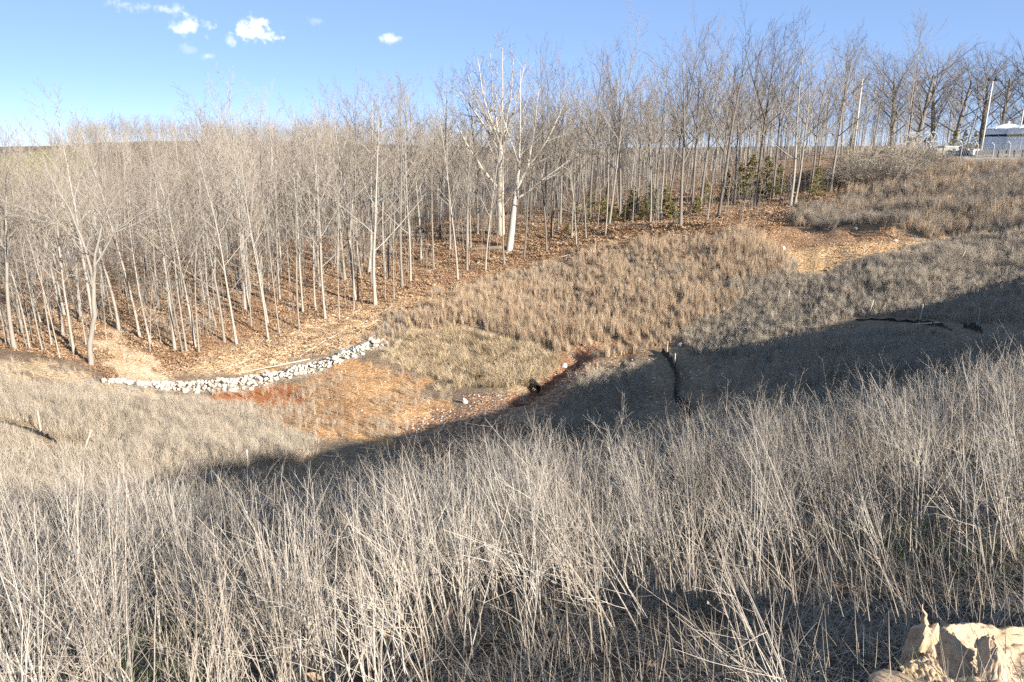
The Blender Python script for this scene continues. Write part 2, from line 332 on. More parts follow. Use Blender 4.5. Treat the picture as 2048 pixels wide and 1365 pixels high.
# ------------------------------------------------------------------ ground sheet
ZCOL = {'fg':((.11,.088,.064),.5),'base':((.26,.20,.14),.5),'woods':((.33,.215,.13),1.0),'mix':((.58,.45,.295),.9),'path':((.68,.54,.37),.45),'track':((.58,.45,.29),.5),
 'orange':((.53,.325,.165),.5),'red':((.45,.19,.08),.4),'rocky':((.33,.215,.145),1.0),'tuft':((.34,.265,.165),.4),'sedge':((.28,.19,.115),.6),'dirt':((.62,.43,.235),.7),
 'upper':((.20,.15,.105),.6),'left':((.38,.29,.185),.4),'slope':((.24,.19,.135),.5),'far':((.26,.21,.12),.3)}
ORDER = ['slope','left','upper','woods','sedge','tuft','mix','track','path','orange','red','rocky','dirt']
def build_ground():
    rr = np.r_[0, np.geomspace(.5, 1000, 300)]
    az = np.unique(np.r_[np.linspace(-180, -60, 40), np.linspace(-60, 60, 560), np.linspace(60, 180, 40)])[:-1]
    A = np.radians(az); R_, A_ = np.meshgrid(rr[1:], A, indexing='ij')
    x = R_ * np.sin(A_); y = R_ * np.cos(A_); z = H(x.ravel(), y.ravel()).reshape(x.shape)
    nr, na = x.shape
    V = np.column_stack([x.ravel(), y.ravel(), z.ravel()]); V = np.vstack([V, [0, 0, H1(0, 0)]]); c0 = len(V) - 1
    i = np.arange(nr - 1)[:, None] * na; j = np.arange(na)[None, :]; j2 = (j + 1) % na
    Q = np.stack([i + j, i + na + j, i + na + j2, i + j2], -1).reshape(-1, 4)
    faces = [tuple(q[::-1]) for q in Q.tolist()] + [(c0, int((k + 1) % na), k) for k in range(na)]
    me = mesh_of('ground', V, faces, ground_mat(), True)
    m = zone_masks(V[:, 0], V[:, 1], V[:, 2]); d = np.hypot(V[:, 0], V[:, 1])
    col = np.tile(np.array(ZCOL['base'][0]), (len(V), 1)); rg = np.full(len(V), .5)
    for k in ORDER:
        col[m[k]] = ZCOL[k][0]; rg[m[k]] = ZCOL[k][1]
    fw = (d > 60) & ~m['upper'] & (V[:, 1] > 0) & (d < 190) & (proj(V[:, 0], V[:, 1], V[:, 2])[0] < 1830); col[fw] = ZCOL['woods'][0]
    far = d > 170; col[far] = (.20, .165, .125)
    pxx, pyy = proj(V[:, 0], V[:, 1], V[:, 2]); fld = far & (pxx < 190) & (V[:, 1] > 0) & (d < 420); col[fld] = (.34, .33, .13)
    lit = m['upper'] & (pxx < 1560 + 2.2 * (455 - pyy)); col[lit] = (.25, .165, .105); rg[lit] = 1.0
    yard = (np.hypot(V[:, 0] - 66, V[:, 1] - 100) < 16); col[yard] = (.36, .33, .29)
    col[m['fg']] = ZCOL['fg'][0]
    g = polyline_dist(V[:, 0], V[:, 1], GULLY) < .8; col[g & ~m['fg']] = (.28, .145, .09)
    rp = polyline_dist(V[:, 0], V[:, 1], RIPRAP) < .9; col[rp] = (.46, .41, .34)
    rgba = np.column_stack([col, np.ones(len(V))]).astype(np.float32)
    a = me.attributes.new('soil', 'FLOAT_COLOR', 'POINT'); a.data.foreach_set('color', rgba.ravel())
    a = me.attributes.new('rough', 'FLOAT', 'POINT'); a.data.foreach_set('value', rg.astype(np.float32))
    o = link('ground', me); tag(o, kind='structure', label='sloping clay and leaf covered ground of the valley', cat='ground')
build_ground()
# ------------------------------------------------------------------ plant and tree generators
rnd = random.uniform
def v3(*a): return np.array(a, float)
def perp_dir(d, ang, az):
    a = np.cross(d, (0, 0, 1.0)); l = np.linalg.norm(a)
    a = a / l if l > 1e-3 else v3(1, 0, 0)
    b = np.cross(d, a)
    return d * math.cos(ang) + (a * math.cos(az) + b * math.sin(az)) * math.sin(ang)
def path(p, d, L, n, wob, up):
    pts = [p]; d = d / np.linalg.norm(d); s = L / n
    for i in range(n):
        d = d + v3(rnd(-wob, wob), rnd(-wob, wob), rnd(-wob, wob) + up); d = d / np.linalg.norm(d)
        p = p + d * s; pts.append(p)
    return pts
def interp(pts, rad, t):
    f = t * (len(pts) - 1); i = min(int(f), len(pts) - 2); k = f - i
    d = pts[i + 1] - pts[i]
    return pts[i] * (1 - k) + pts[i + 1] * k, d / np.linalg.norm(d), rad[i] * (1 - k) + rad[i + 1] * k
def grow(tb, cb, p, d, L, r, lev, P):
    seg = P['seg'][lev]; pts = path(p, d, L, seg, P['wob'][lev], P['up'][lev])
    tip = P['tip'][lev]
    rad = [r * ((1 - i / seg) * (1 - tip) + tip) for i in range(seg + 1)]
    if lev == 0: rad[0] *= 1.45; rad = rad; 
    (tb if lev <= P.get('tl', 1) else cb).tube(pts, rad, P['sides'][lev])
    if lev + 1 >= len(P['n']) + 1: return
    n = P['n'][lev]; a0 = rnd(0, 6.28)
    for i in range(n):
        t = P['t0'][lev] + (P['t1'][lev] - P['t0'][lev]) * ((i + rnd(0, .9)) / n)
        q, dd, rr = interp(pts, rad, t)
        frac = (t - P['t0'][lev]) / (1 - P['t0'][lev] + 1e-6)
        l2 = L * P['ratio'][lev] * (1 - P['fall'][lev] * frac) * rnd(.65, 1.2)
        ang = math.radians(P['ang'][lev] * rnd(.7, 1.3) * (1 - .35 * frac))
        nd = perp_dir(dd, ang, a0 + i * 2.4 + rnd(-.5, .5))
        r2 = max(min(rr * .62, l2 * P['thick'][lev]), P['rmin'])
        grow(tb, cb, q, nd, l2, r2, lev + 1, P)
POLE = dict(seg=[12,6,4,2], wob=[.036,.08,.12,.13], up=[.004,.035,.04,.03], tip=[.12,.22,.3,.5], sides=[7,4,3,3], n=[15,7,6], t0=[.36,.18,.12], t1=[.98,1,1],
            ratio=[.33,.40,.42], fall=[.62,.45,.3], ang=[44,36,36], thick=[.019,.014,.010], rmin=.0085)
OAK = dict(seg=[9,8,5,2], wob=[.04,.10,.15,.16], up=[0,.03,.03,.02], tip=[.35,.18,.25,.5], sides=[9,6,3,3], n=[16,10,9], t0=[.25,.15,.1], t1=[1,1,1],
           ratio=[.62,.40,.40], fall=[.25,.4,.3], ang=[46,40,40], thick=[.0125,.011,.010], rmin=.009)
SLIM = dict(seg=[9,4,3], wob=[.05,.1,.13], up=[.01,.04,.03], tip=[.12,.3,.5], sides=[6,3,3], n=[16,7], t0=[.28,.1], t1=[.98,1],
            ratio=[.26,.42], fall=[.55,.3], ang=[45,38], thick=[.011,.010], rmin=.0075)
def tree_proto(name, P, Ht, r, bark, twig, lean=(0, 0)):
    tb, cb = MB(), MB()
    grow(tb, cb, v3(0, 0, -.3), v3(lean[0], lean[1], 1), Ht, r, 0, P)
    zmax = max(v[2] for v in cb.V)
    return (tb.me(name + '_trunk', bark, True), cb.me(name + '_crown', twig), zmax)
def vary(P, **k): q = dict(P); q.update(k); return q
TREES = {
 'pole': [tree_proto('pole', vary(POLE, t0=[a, .18, .12], ang=[g, 36, 36]), 20, r, M['bark'], M['twig']) for a, g, r in ((.34,40,.115),(.42,32,.14),(.5,36,.10),(.28,44,.13),(.4,46,.15))],
 'tall': [tree_proto('tall', vary(POLE, t0=[a, .15, .1], ang=[g, 34, 34], n=[14, 8, 7], ratio=[.46,.40,.38]), 22, r, M['bark_dark'], M['twig_dark']) for a, g, r in ((.36,42,.21),(.42,36,.2),(.3,46,.19))],
 'oak': [tree_proto('oak', vary(OAK, ratio=[.72,.42,.40]), 11, .34, M['bark_dark'], M['twig_dark']) for _ in range(3)],
 'slim': [tree_proto('slim', SLIM, 11, .05, M['bark'], M['twig']) for _ in range(4)],
 'far': [tree_proto('far', vary(POLE, sides=[5,3,3,3], n=[13, 6, 4], seg=[7,4,3,2], rmin=.015, t0=[a, .2, .1], ang=[g, 36, 36]), 18, .13, M['bark'], M['twig']) for a, g in ((.34,42),(.45,36),(.28,46))] + [tree_proto('far', vary(POLE, sides=[5,3,3,3], n=[14, 6, 4], seg=[7,4,3,2], rmin=.015, ratio=[.42,.4,.4]), 19, .16, M['bark_dark'], M['twig_dark']) for _ in range(2)],
}
def custom_tree(name, stems, bark, twig, P):
    """stems: explicit trunk and limb paths (points, radii); branches grow from each"""
    tb, cb = MB(), MB()
    for pts, r0, r1, t0, nb in stems:
        k = len(pts) - 1; pts = [np.array(q, float) for q in pts]
        fine = []; 
        for i in range(k):
            for j in range(3): fine.append(pts[i] * (1 - j / 3) + pts[i + 1] * (j / 3) + v3(rnd(-.04, .04), rnd(-.04, .04), 0))
        fine.append(pts[-1]); rad = [r0 + (r1 - r0) * (i / (len(fine) - 1)) ** .8 for i in range(len(fine))]
        tb.tube(fine, rad, 9)
        for i in range(nb):
            t = t0 + (1 - t0) * (i + rnd(0, .9)) / nb; q, dd, rr = interp(fine, rad, t)
            grow(tb, cb, q, perp_dir(dd, math.radians(rnd(28, 55)), i * 2.4 + rnd(-.5, .5)), rnd(2.2, 5.0) * (1.15 - .5 * t), max(rr * .5, .03), 1, P)
    return (tb.me(name + '_trunk', bark, True), cb.me(name + '_crown', twig), 1)
OKL = vary(OAK, n=[0, 9, 8], tl=1)

def place_tree(name, proto, x, y, scale, rz, label, group=None, tilt=(0, 0), sx=1.0):
    z = H1(x, y); t, c, zm = proto
    e = bpy.data.objects.new(name, None); COL.objects.link(e); e.empty_display_size = .5
    e.location = (x, y, z - .05); e.scale = (scale * sx, scale * sx, scale)
    e.rotation_euler = (Euler((tilt[1], tilt[0], 0)).to_matrix() @ Euler((0, 0, rz)).to_matrix()).to_euler()
    tag(e, label, 'tree', group)
    link('trunk', t, e); link('crown', c, e)
    return e

# ------------------------------------------------------------------ scatter (ground cover nobody could count): points with geometry nodes instances
def rot_eulers(rz, tx, ty):
    """tilt (radians towards +x, +y) applied after a turn about the plant's own axis"""
    out = np.empty((len(rz), 3))
    for i in range(len(rz)):
        e = (Matrix.Rotation(tx[i], 3, 'Y') @ Matrix.Rotation(-ty[i], 3, 'X') @ Matrix.Rotation(rz[i], 3, 'Z')).to_euler('XYZ'); out[i] = e
    return out
def scatter(name, pts, eul, scl, protos, label, cat, pick=None, realize=False):
    n = len(pts); me = bpy.data.meshes.new(name); me.vertices.add(n); me.vertices.foreach_set('co', np.asarray(pts, np.float32).ravel())
    a = me.attributes.new('rot', 'FLOAT_VECTOR', 'POINT'); a.data.foreach_set('vector', np.asarray(eul, np.float32).ravel())
    a = me.attributes.new('scl', 'FLOAT', 'POINT'); a.data.foreach_set('value', np.asarray(scl, np.float32))
    a = me.attributes.new('pick', 'INT', 'POINT'); a.data.foreach_set('value', (RNG.integers(0, len(protos), n) if pick is None else pick).astype(np.int32))
    o = link(name, me); tag(o, label, cat, kind='stuff')
    c = bpy.data.collections.new(name + '_kinds')
    for i, p in enumerate(protos): c.objects.link(bpy.data.objects.new('%s_kind_%02d' % (name, i), p))
    g = bpy.data.node_groups.new(name, 'GeometryNodeTree')
    g.interface.new_socket('Geometry', in_out='INPUT', socket_type='NodeSocketGeometry'); g.interface.new_socket('Geometry', in_out='OUTPUT', socket_type='NodeSocketGeometry')
    N = g.nodes; L = g.links
    gi = N.new('NodeGroupInput'); go = N.new('NodeGroupOutput'); ip = N.new('GeometryNodeInstanceOnPoints'); ci = N.new('GeometryNodeCollectionInfo')
    ci.inputs['Collection'].default_value = c; ci.inputs['Separate Children'].default_value = True; ci.inputs['Reset Children'].default_value = True
    def na(t, nm):
        q = N.new('GeometryNodeInputNamedAttribute'); q.data_type = t; q.inputs['Name'].default_value = nm; return q.outputs['Attribute']
    er = N.new('FunctionNodeEulerToRotation'); L.new(na('FLOAT_VECTOR', 'rot'), er.inputs[0])
    mp = N.new('GeometryNodeMeshToPoints'); L.new(gi.outputs[0], mp.inputs[0])
    L.new(mp.outputs[0], ip.inputs['Points']); L.new(ci.outputs[0], ip.inputs['Instance']); ip.inputs['Pick Instance'].default_value = True
    L.new(na('INT', 'pick'), ip.inputs['Instance Index']); L.new(er.outputs[0], ip.inputs['Rotation']); L.new(na('FLOAT', 'scl'), ip.inputs['Scale'])
    if realize:
        rl = N.new('GeometryNodeRealizeInstances'); L.new(ip.outputs[0], rl.inputs[0]); L.new(rl.outputs[0], go.inputs[0])
    else: L.new(ip.outputs[0], go.inputs[0])
    md = o.modifiers.new('scatter', 'NODES'); md.node_group = g
    return o
def candidates(n, d0, d1, az0, az1, power=1.0):
    """n random ground points in a sector, with their zones; even over the area"""
    a = np.radians(RNG.uniform(az0, az1, n)); d = (RNG.uniform(0, 1, n) * (d1 ** (2 * power) - d0 ** (2 * power)) + d0 ** (2 * power)) ** (.5 / power)
    x, y = d * np.sin(a), d * np.cos(a); z = H(x, y)
    return np.column_stack([x, y, z]), zone_masks(x, y, z), d

# ---- plant meshes
def weed_mesh(i, stems, hmin, hmax, bushy, r0, mat):
    b = MB()
    for s in range(stems):
        az = rnd(0, 6.28); ln = rnd(.02, .20); h = rnd(hmin, hmax)
        pts = path(v3(rnd(-.06, .06), rnd(-.06, .06), -.03), v3(math.cos(az) * ln, math.sin(az) * ln, 1), h, 7, .05, .0)
        rr = r0 * rnd(.75, 1.15); rad = [rr * (1 - .68 * k / 7) for k in range(8)]
        b.tube(pts, rad, 4)
        n = int(bushy * rnd(.7, 1.3)); a0 = rnd(0, 6)
        for k in range(n):
            t = rnd(.34, .97) if k > 1 else rnd(.2, .5); q, dd, r = interp(pts, rad, t)
            L = (rnd(.14, .34) + .34 * (1 - t)) * h * .9
            bp = path(q, perp_dir(dd, math.radians(rnd(22, 50)), a0 + k * 2.4), L, 3, .09, .03)
            br = [r * .62, r * .5, r * .42, r * .28]; b.tube(bp, br, 3)
            for j in range(random.randint(1, 3)):
                q2, d2, r2 = interp(bp, br, rnd(.35, .98))
                tp = path(q2, perp_dir(d2, math.radians(rnd(25, 50)), rnd(0, 6.28)), rnd(.05, .17), 2, .14, .03)
                b.tube(tp, [r2 * .75, r2 * .6, r2 * .4], 3)
                if rnd(0, 1) < .04:
                    e = tp[-1]; k0 = len(b.V); s_ = rnd(.004, .007)
                    b.V += [tuple(e + v3(*w) * s_) for w in ((1,0,0),(-1,0,0),(0,1,0),(0,-1,0),(0,0,1.3),(0,0,-1.3))]
                    b.F += [tuple(k0 + w for w in f) for f in ((0,2,4),(2,1,4),(1,3,4),(3,0,4),(2,0,5),(1,2,5),(3,1,5),(0,3,5))]
    return b.me('dead_weed_%d' % i, mat)
def blade(b, p, d, L, w, droop, seg=3):
    az = math.atan2(d[1], d[0]); side = v3(-math.sin(az), math.cos(az), 0) * w * .5
    n0 = len(b.V); q = p; dd = d / np.linalg.norm(d)
    for i in range(seg + 1):
        k = 1 - (i / seg) * .85; b.V.append(tuple(q - side * k)); b.V.append(tuple(q + side * k))
        dd = dd + v3(rnd(-.05, .05), rnd(-.05, .05), -droop); dd = dd / np.linalg.norm(dd); q = q + dd * L / seg
    for i in range(seg): b.F.append((n0 + 2 * i, n0 + 2 * i + 1, n0 + 2 * i + 3, n0 + 2 * i + 2))
def grass_mesh(name, n, rad, hmin, hmax, w, spread, droop, mat, seg=3):
    b = MB()
    for k in range(n):
        a = rnd(0, 6.28); r = rad * math.sqrt(rnd(0, 1)); s = rnd(0, spread); az = a + rnd(-.8, .8)
        blade(b, v3(math.cos(a) * r, math.sin(a) * r, -.03), v3(math.cos(az) * s, math.sin(az) * s, 1), rnd(hmin, hmax), w * rnd(.6, 1.3), droop * rnd(.3, 1.4), seg)
    return b.me(name, mat)
def rock_mesh(name, mat, sub=1, jag=.28):
    import bmesh
    bm = bmesh.new(); bmesh.ops.create_icosphere(bm, subdivisions=sub + 1, radius=.5)
    sx, sy, sz = rnd(.8, 1.25), rnd(.75, 1.1), rnd(.55, .85); o = [Vector((rnd(-1, 1), rnd(-1, 1), rnd(-1, 1))).normalized() for _ in range(7)]; l = [rnd(.30, .46) for _ in o]
    for v in bm.verts:
        for n, k in zip(o, l):
            dd = v.co.dot(n) - k
            if dd > 0: v.co -= n * dd * .92
        v.co *= 1 + rnd(-jag, jag) * .22; v.co = Vector((v.co.x * sx, v.co.y * sy, v.co.z * sz))
    me = bpy.data.meshes.new(name); bm.to_mesh(me); bm.free(); me.materials.append(mat); return me
WEEDS = [weed_mesh(i, random.choice((2, 3, 3, 4, 5)), .85, 1.32, random.choice((4, 5, 7)), .0047, M['weed']) for i in range(12)]
WEEDS_FAR = [weed_mesh(20 + i, 4, .8, 1.3, 6, .0052, M['weed']) for i in range(6)]
FIELD = [weed_mesh(40 + i, 5, .35, .75, 6, .0065, M['fieldweed']) for i in range(6)]
FIELDG = [grass_mesh('field_grass_%d' % i, 70, .30, .15, .5, .011, .8, .10, M['fieldweed'], 2) for i in range(4)]
SEDGE = [grass_mesh('sedge_%d' % i, 46, r, .5, h, .015, .22, .035, M['sedge'], 3) for i, (r, h) in enumerate(((.12,1.15),(.15,.95),(.10,1.3),(.2,.85),(.14,1.05)))]
TUFT = [grass_mesh('tuft_%d' % i, 110, .26, .22, .5, .015, 1.1, .32, M['tuft'], 3) for i in range(4)]
STRAW = [grass_mesh('straw_%d' % i, 42, .24, .10, .34, .004, 7.0, .16, M['straw'], 3) for i in range(5)]
GREEN = [grass_mesh('green_%d' % i, 30, .07, .05, .14, .004, .9, .2, M['green'], 3) for i in range(2)]
STONES = [rock_mesh('stone_%d' % i, M['stone']) for i in range(8)]
CLODS = [rock_mesh('clod_%d' % i, M['clod'], 0, .4) for i in range(5)]
def leaf_patch(name, n, rad, size):
    b = MB()
    for k in range(n):
        a = rnd(0, 6.28); r = rad * math.sqrt(rnd(0, 1)); c = v3(math.cos(a) * r, math.sin(a) * r, rnd(.0, .06)); s = size * rnd(.6, 1.3)
        R = Euler((rnd(-.7, .7), rnd(-.7, .7), rnd(0, 6.28))).to_matrix(); n0 = len(b.V)
        for q in ((-1, 0, .2), (0, -.55, 0), (1, 0, .25), (0, .55, 0)): b.V.append(tuple(Vector(c) + R @ Vector(q) * s))
        b.F += [(n0, n0 + 1, n0 + 3), (n0 + 1, n0 + 2, n0 + 3)]
    return b.me(name, M['leaf'])
LEAVES = [leaf_patch('leaves_%d' % i, 26, .45, .07) for i in range(4)]
LEAVES_NEAR = [leaf_patch('leaves_near_%d' % i, 3, .12, .035) for i in range(3)]
# ------------------------------------------------------------------ the wood
def tree_at(px, py, top, kind, label, group=None, rz=None, dx=0, name='bare_tree', sx=1.0, dmin=20, proto=None, d=None):
    """px, py: foot of the trunk in the photograph; top: row of its highest twigs; dx: lean of the top in pixels"""
    p = hit(px, py, dmin) if d is None else np.array(at(px, py, d))
    dd = math.hypot(p[0], p[1]); a, f, u = ray(px, top); zt = EYE + u / math.hypot(a, f) * dd
    hh = max(zt - H1(p[0], p[1]), 2.0); pr = proto or random.choice(TREES[kind])
    dep = p[1] * CP - (p[2] - EYE) * SP
    return place_tree(name, pr, p[0], p[1], hh / pr[2], rnd(0, 6.28) if rz is None else rz, label, group, (math.atan2(dx / F * dep, hh), rnd(-.02, .02)), sx), p
PLACED = []
def T(*a, **k):
    e, p = tree_at(*a, **k); PLACED.append((p[0], p[1])); return e
GL, GM, GR = 'pale slender trees left of the clay path', 'pale straight trees along the edge of the wood', 'tall trees behind the clay ledge'
LL = 'pale bare tree in the clump left of the bright clay path'
LM = 'pale straight bare tree at the wood edge above the white riprap'
LR = 'tall grey bare tree standing at the wood edge behind the clay ledge'
# trees left of the path
T(30, 700, 235, 'pole', 'thick grey tree with long low limbs in the clump left of the path', sx=1.5)
for px, py, tp, dx in ((14,692,380,-4),(60,700,300,-3),(86,704,335,-3),(120,716,380,-8),(66,690,345,2),(103,690,330,4),(172,690,420,-2),(-12,690,330,0),(45,668,290,0),(128,668,310,0)):
    T(px, py, tp, 'pole' if py < 700 else random.choice(('pole', 'slim')), LL, GL, dx=dx)
T(150, 712, 285, 'pole', 'stout pale tree with creeping vine bark beside the leaning forked tree', sx=1.35)
# leaning forked tree beside the path (its own shape)
S_FORK = custom_tree('forked_tree', [([(0,0,-.3),(.25,0,1.5),(.75,0,3.2),(1.0,.05,5.2)], .17, .12, .9, 1), ([(1.0,.05,5.2),(.85,.1,7.2),(.2,.2,9.5),(-1.0,.4,12.0)], .10, .03, .3, 8), ([(1.0,.05,5.2),(1.5,-.1,7.0),(2.2,0,9.0),(3.8,.2,11.3)], .10, .03, .3, 8),
     ([(1.3,0,6.3),(2.6,.3,8.2),(4.8,.5,9.8)], .06, .025, .3, 6), ([(.9,.1,6.4),(-.4,.3,8.6),(-2.6,.6,9.6)], .05, .02, .3, 6)], M['bark'], M['twig'], vary(OKL, ratio=[.6,.34,.4], n=[0,6,6]))
p = hit(180, 730); place_tree('forked_tree', S_FORK, p[0], p[1], 1.0, 0, 'small leaning forked tree standing beside the bright clay path'); PLACED.append((p[0], p[1]))
T(238, 660, 300, 'pole', 'thick pale trunk leaning left where the clay path enters the wood', dx=-14, sx=1.6)
# edge of the wood above the riprap
for px, py, tp, dx, k in ((350,700,250,-8,'pole'),(366,707,300,-6,'slim'),(374,706,250,-4,'pole'),(391,698,240,-6,'pole'),(398,706,330,-2,'slim'),(449,685,245,-10,'pole'),(474,690,260,-16,'pole'),
        (537,680,220,-14,'pole'),(559,668,320,-8,'slim'),(599,660,235,-14,'pole'),(606,626,190,-10,'pole'),(631,621,215,-4,'pole'),(651,639,195,-4,'pole'),(679,640,330,-4,'slim'),(710,599,170,-2,'pole'),(716,603,240,4,'pole'),
        (771,602,340,-4,'slim'),(788,599,300,0,'slim'),(805,577,150,0,'pole'),(821,566,160,4,'pole'),(916,560,150,-6,'pole'),(934,541,140,-2,'pole'),(868,540,165,2,'pole'),(842,520,140,0,'pole'),(770,545,135,-2,'pole'),(690,560,160,0,'pole'),
        (420,640,250,-6,'pole'),(500,630,255,-4,'pole'),(560,600,220,-2,'pole'),(640,575,200,0,'pole'),(320,620,260,-2,'pole'),(900,500,130,2,'pole'),(880,478,120,0,'tall'),(730,525,140,0,'tall'),(955,470,120,0,'tall'),(820,480,135,0,'tall')):
    T(px, py, tp, k, LM, GM, dx=dx)
T(751, 611, 150, 'pole', 'straightest and stoutest pale trunk at the wood edge above the riprap', sx=1.35)
# the two big trees
S_SYC = custom_tree('white_tree', [([(0,0,-.4),(.35,0,3.0),(.75,0,6.2),(.9,0,7.4)], .46, .34, .8, 1), ([(.9,0,7.4),(1.2,0,10),(1.35,.2,14),(1.3,.3,21)], .25, .04, .25, 12), ([(.9,0,7.4),(2.2,.1,10.0),(4.6,.2,13.2),(6.6,.4,17.5)], .22, .035, .25, 12),
     ([(.7,-.1,6.2),(2.6,-.4,7.4),(4.8,-.6,9.2),(8.3,-.7,11.6)], .17, .03, .35, 9), ([(1.2,0,10.5),(.0,.4,13.5),(-1.6,.6,18.5)], .15, .03, .3, 9), ([(2.3,.1,10.3),(3.0,.6,14),(3.6,.8,19.5)], .13, .03, .3, 9)], M['bark_white'], M['twig'], vary(OKL, n=[0,6,7], ratio=[.6,.42,.4]))
p = hit(1018, 502); place_tree('white_barked_tree', S_SYC, p[0], p[1], .86, 0, 'big white barked tree leaning right with a long low limb'); PLACED.append((p[0], p[1]))
stems = [([(0,0,-.4),(-.1,0,4),(-.05,0,8),(0,0,11.2)], .52, .36, .6, 3), ([(-.5,0,6.0),(-2.2,-.2,8.0),(-4.2,-.3,11.2),(-5.2,-.3,13.2)], .20, .07, .4, 5)]
for ax, az, top in ((-5.5,.2,17.5),(-4.0,.8,19),(-2.6,-.9,20.5),(-1.2,.5,21.5),(.3,-.4,21.8),(1.6,.7,21),(2.8,-.5,20)):
    stems.append(([(0,0,rnd(9.6,11.2)),(ax*.35,az,13.2),(ax*.75,az*1.6,16.2),(ax,az*2,top)], .17, .035, .2, 11))
S_OAK = custom_tree('spreading_tree', stems, plant_mat('bark_pale', [(.24,.20,.15),(.42,.37,.30),(.52,.47,.39)], 1.5, .7, (1, 1, .4), .6), M['twig_dark'], vary(OKL, n=[0,7,7], ratio=[.6,.42,.4]))
p = hit(1002, 470); place_tree('spreading_tree', S_OAK, p[0], p[1], .9, 0, 'massive knobbly trunk with a fan shaped crown behind the white barked tree'); PLACED.append((p[0], p[1]))
# trees of the right wood
T(1153, 492, 275, 'slim', 'thin young tree with upswept twigs standing before the wood near the pale pole', sx=1.6)
for px, py, tp, dx, k in ((1143,479,180,0,'pole'),(1211,473,150,6,'pole'),(1320,441,90,4,'pole'),(1300,446,120,0,'pole'),(1180,440,75,2,'tall'),(1240,430,70,0,'tall'),(1275,425,130,-2,'tall'),(1090,430,110,0,'tall'),(1400,420,60,8,'tall'),(1468,412,90,4,'tall'),(1545,400,60,0,'tall'),(1120,450,95,0,'tall'),(1383,428,55,2,'tall'),(1060,440,150,0,'tall'),(1490,400,45,4,'tall'),(1620,392,90,4,'tall'),(1415,440,200,0,'slim'),(1455,432,210,2,'slim'),(1560,410,190,0,'slim'),(1265,448,230,0,'slim'),(1195,462,240,2,'slim')):
    T(px, py, tp, k, LR, GR, dx=dx)
T(1361, 453, 48, 'tall', 'thick tree with a low forked crown rooted right on the clay ledge', dx=-4, sx=1.2)
T(1438, 433, 2, 'tall', 'tallest tree of the wood, slender and slightly leaning, behind the clay ledge', dx=6, sx=1.15)
T(1510, 413, 12, 'tall', 'dark trunked tall tree behind the green cedars', dx=8, sx=1.15)
T(1580, 414, 22, 'pole', 'straight stem of the close pair of pale trees beside the yellow cedar', dx=4, sx=1.3)
T(1589, 410, 70, 'pole', 'right leaning stem of the close pair of pale trees beside the yellow cedar', dx=34, sx=1.3)
T(1661, 385, 70, 'tall', 'dark tree standing alone in front of the bramble thicket', dx=12, sx=1.2)
# spreading trees behind the tank yard
for px, tp, d, k, dx in ((1829,58,128,'oak',8),(1782,75,132,'oak',-4),(1745,88,124,'tall',4),(1905,85,134,'oak',6),(1930,66,130,'tall',26),(1992,70,136,'oak',10),(2040,70,140,'oak',14),(1700,70,120,'tall',2),(2075,80,138,'oak',6),(1865,82,140,'oak',-6),(1960,90,142,'oak',0)):
    T(px, 305, tp, k, 'spreading dark bare tree behind the fenced tank yard', 'spreading trees behind the tank yard', d=d, sx=1.0 if k == 'tall' else 1.25, dx=dx)
# the rest of the wood: first every tree one can still tell apart, then the far mass
def wood_fill():
    pts, m, d = candidates(26000, 52, 175, -40, 33)
    px, py = proj(pts[:, 0], pts[:, 1], pts[:, 2])
    thin = fbm(pts[:, 0], pts[:, 1], 9, 2, 123) + np.where(px > 1000, -.22, 0)
    ok = (m['woods'] | ((d > 75) & (px < 1640) & (py > 100))) & (RNG.random(len(d)) < np.clip(np.where(d < 88, .24, .45) + 1.3 * thin, .02, 1)) & ~m['path'] & ~m['track'] & ~m['upper'] & ~m['dirt'] & ~m['sedge'] & ~m['left'] & (px > -150) & (px < 1830) & ~((px > 1330) & (d < 84)) & ~((px > 1600) & (RNG.random(len(d)) < .7))
    keep = list(PLACED); res = []
    G = {}
    def near(x, y, r):
        gx, gy = int(x // 4), int(y // 4)
        for i in (-1, 0, 1):
            for j in (-1, 0, 1):
                for (a, b) in G.get((gx + i, gy + j), ()):
                    if (a - x) ** 2 + (b - y) ** 2 < r * r: return True
        return False
    for q in keep: G.setdefault((int(q[0] // 4), int(q[1] // 4)), []).append(q)
    for i in np.flatnonzero(ok):
        x, y = pts[i, 0], pts[i, 1]
        r = (1.9 if d[i] < 80 else 2.9) * rnd(.6, 1.7) * (1.25 if px[i] > 1000 else 1)
        if near(x, y, r): continue
        G.setdefault((int(x // 4), int(y // 4)), []).append((x, y)); res.append((d[i], px[i], py[i], x, y))
    res.sort(); return res
FILL = wood_fill()
NIND = 205
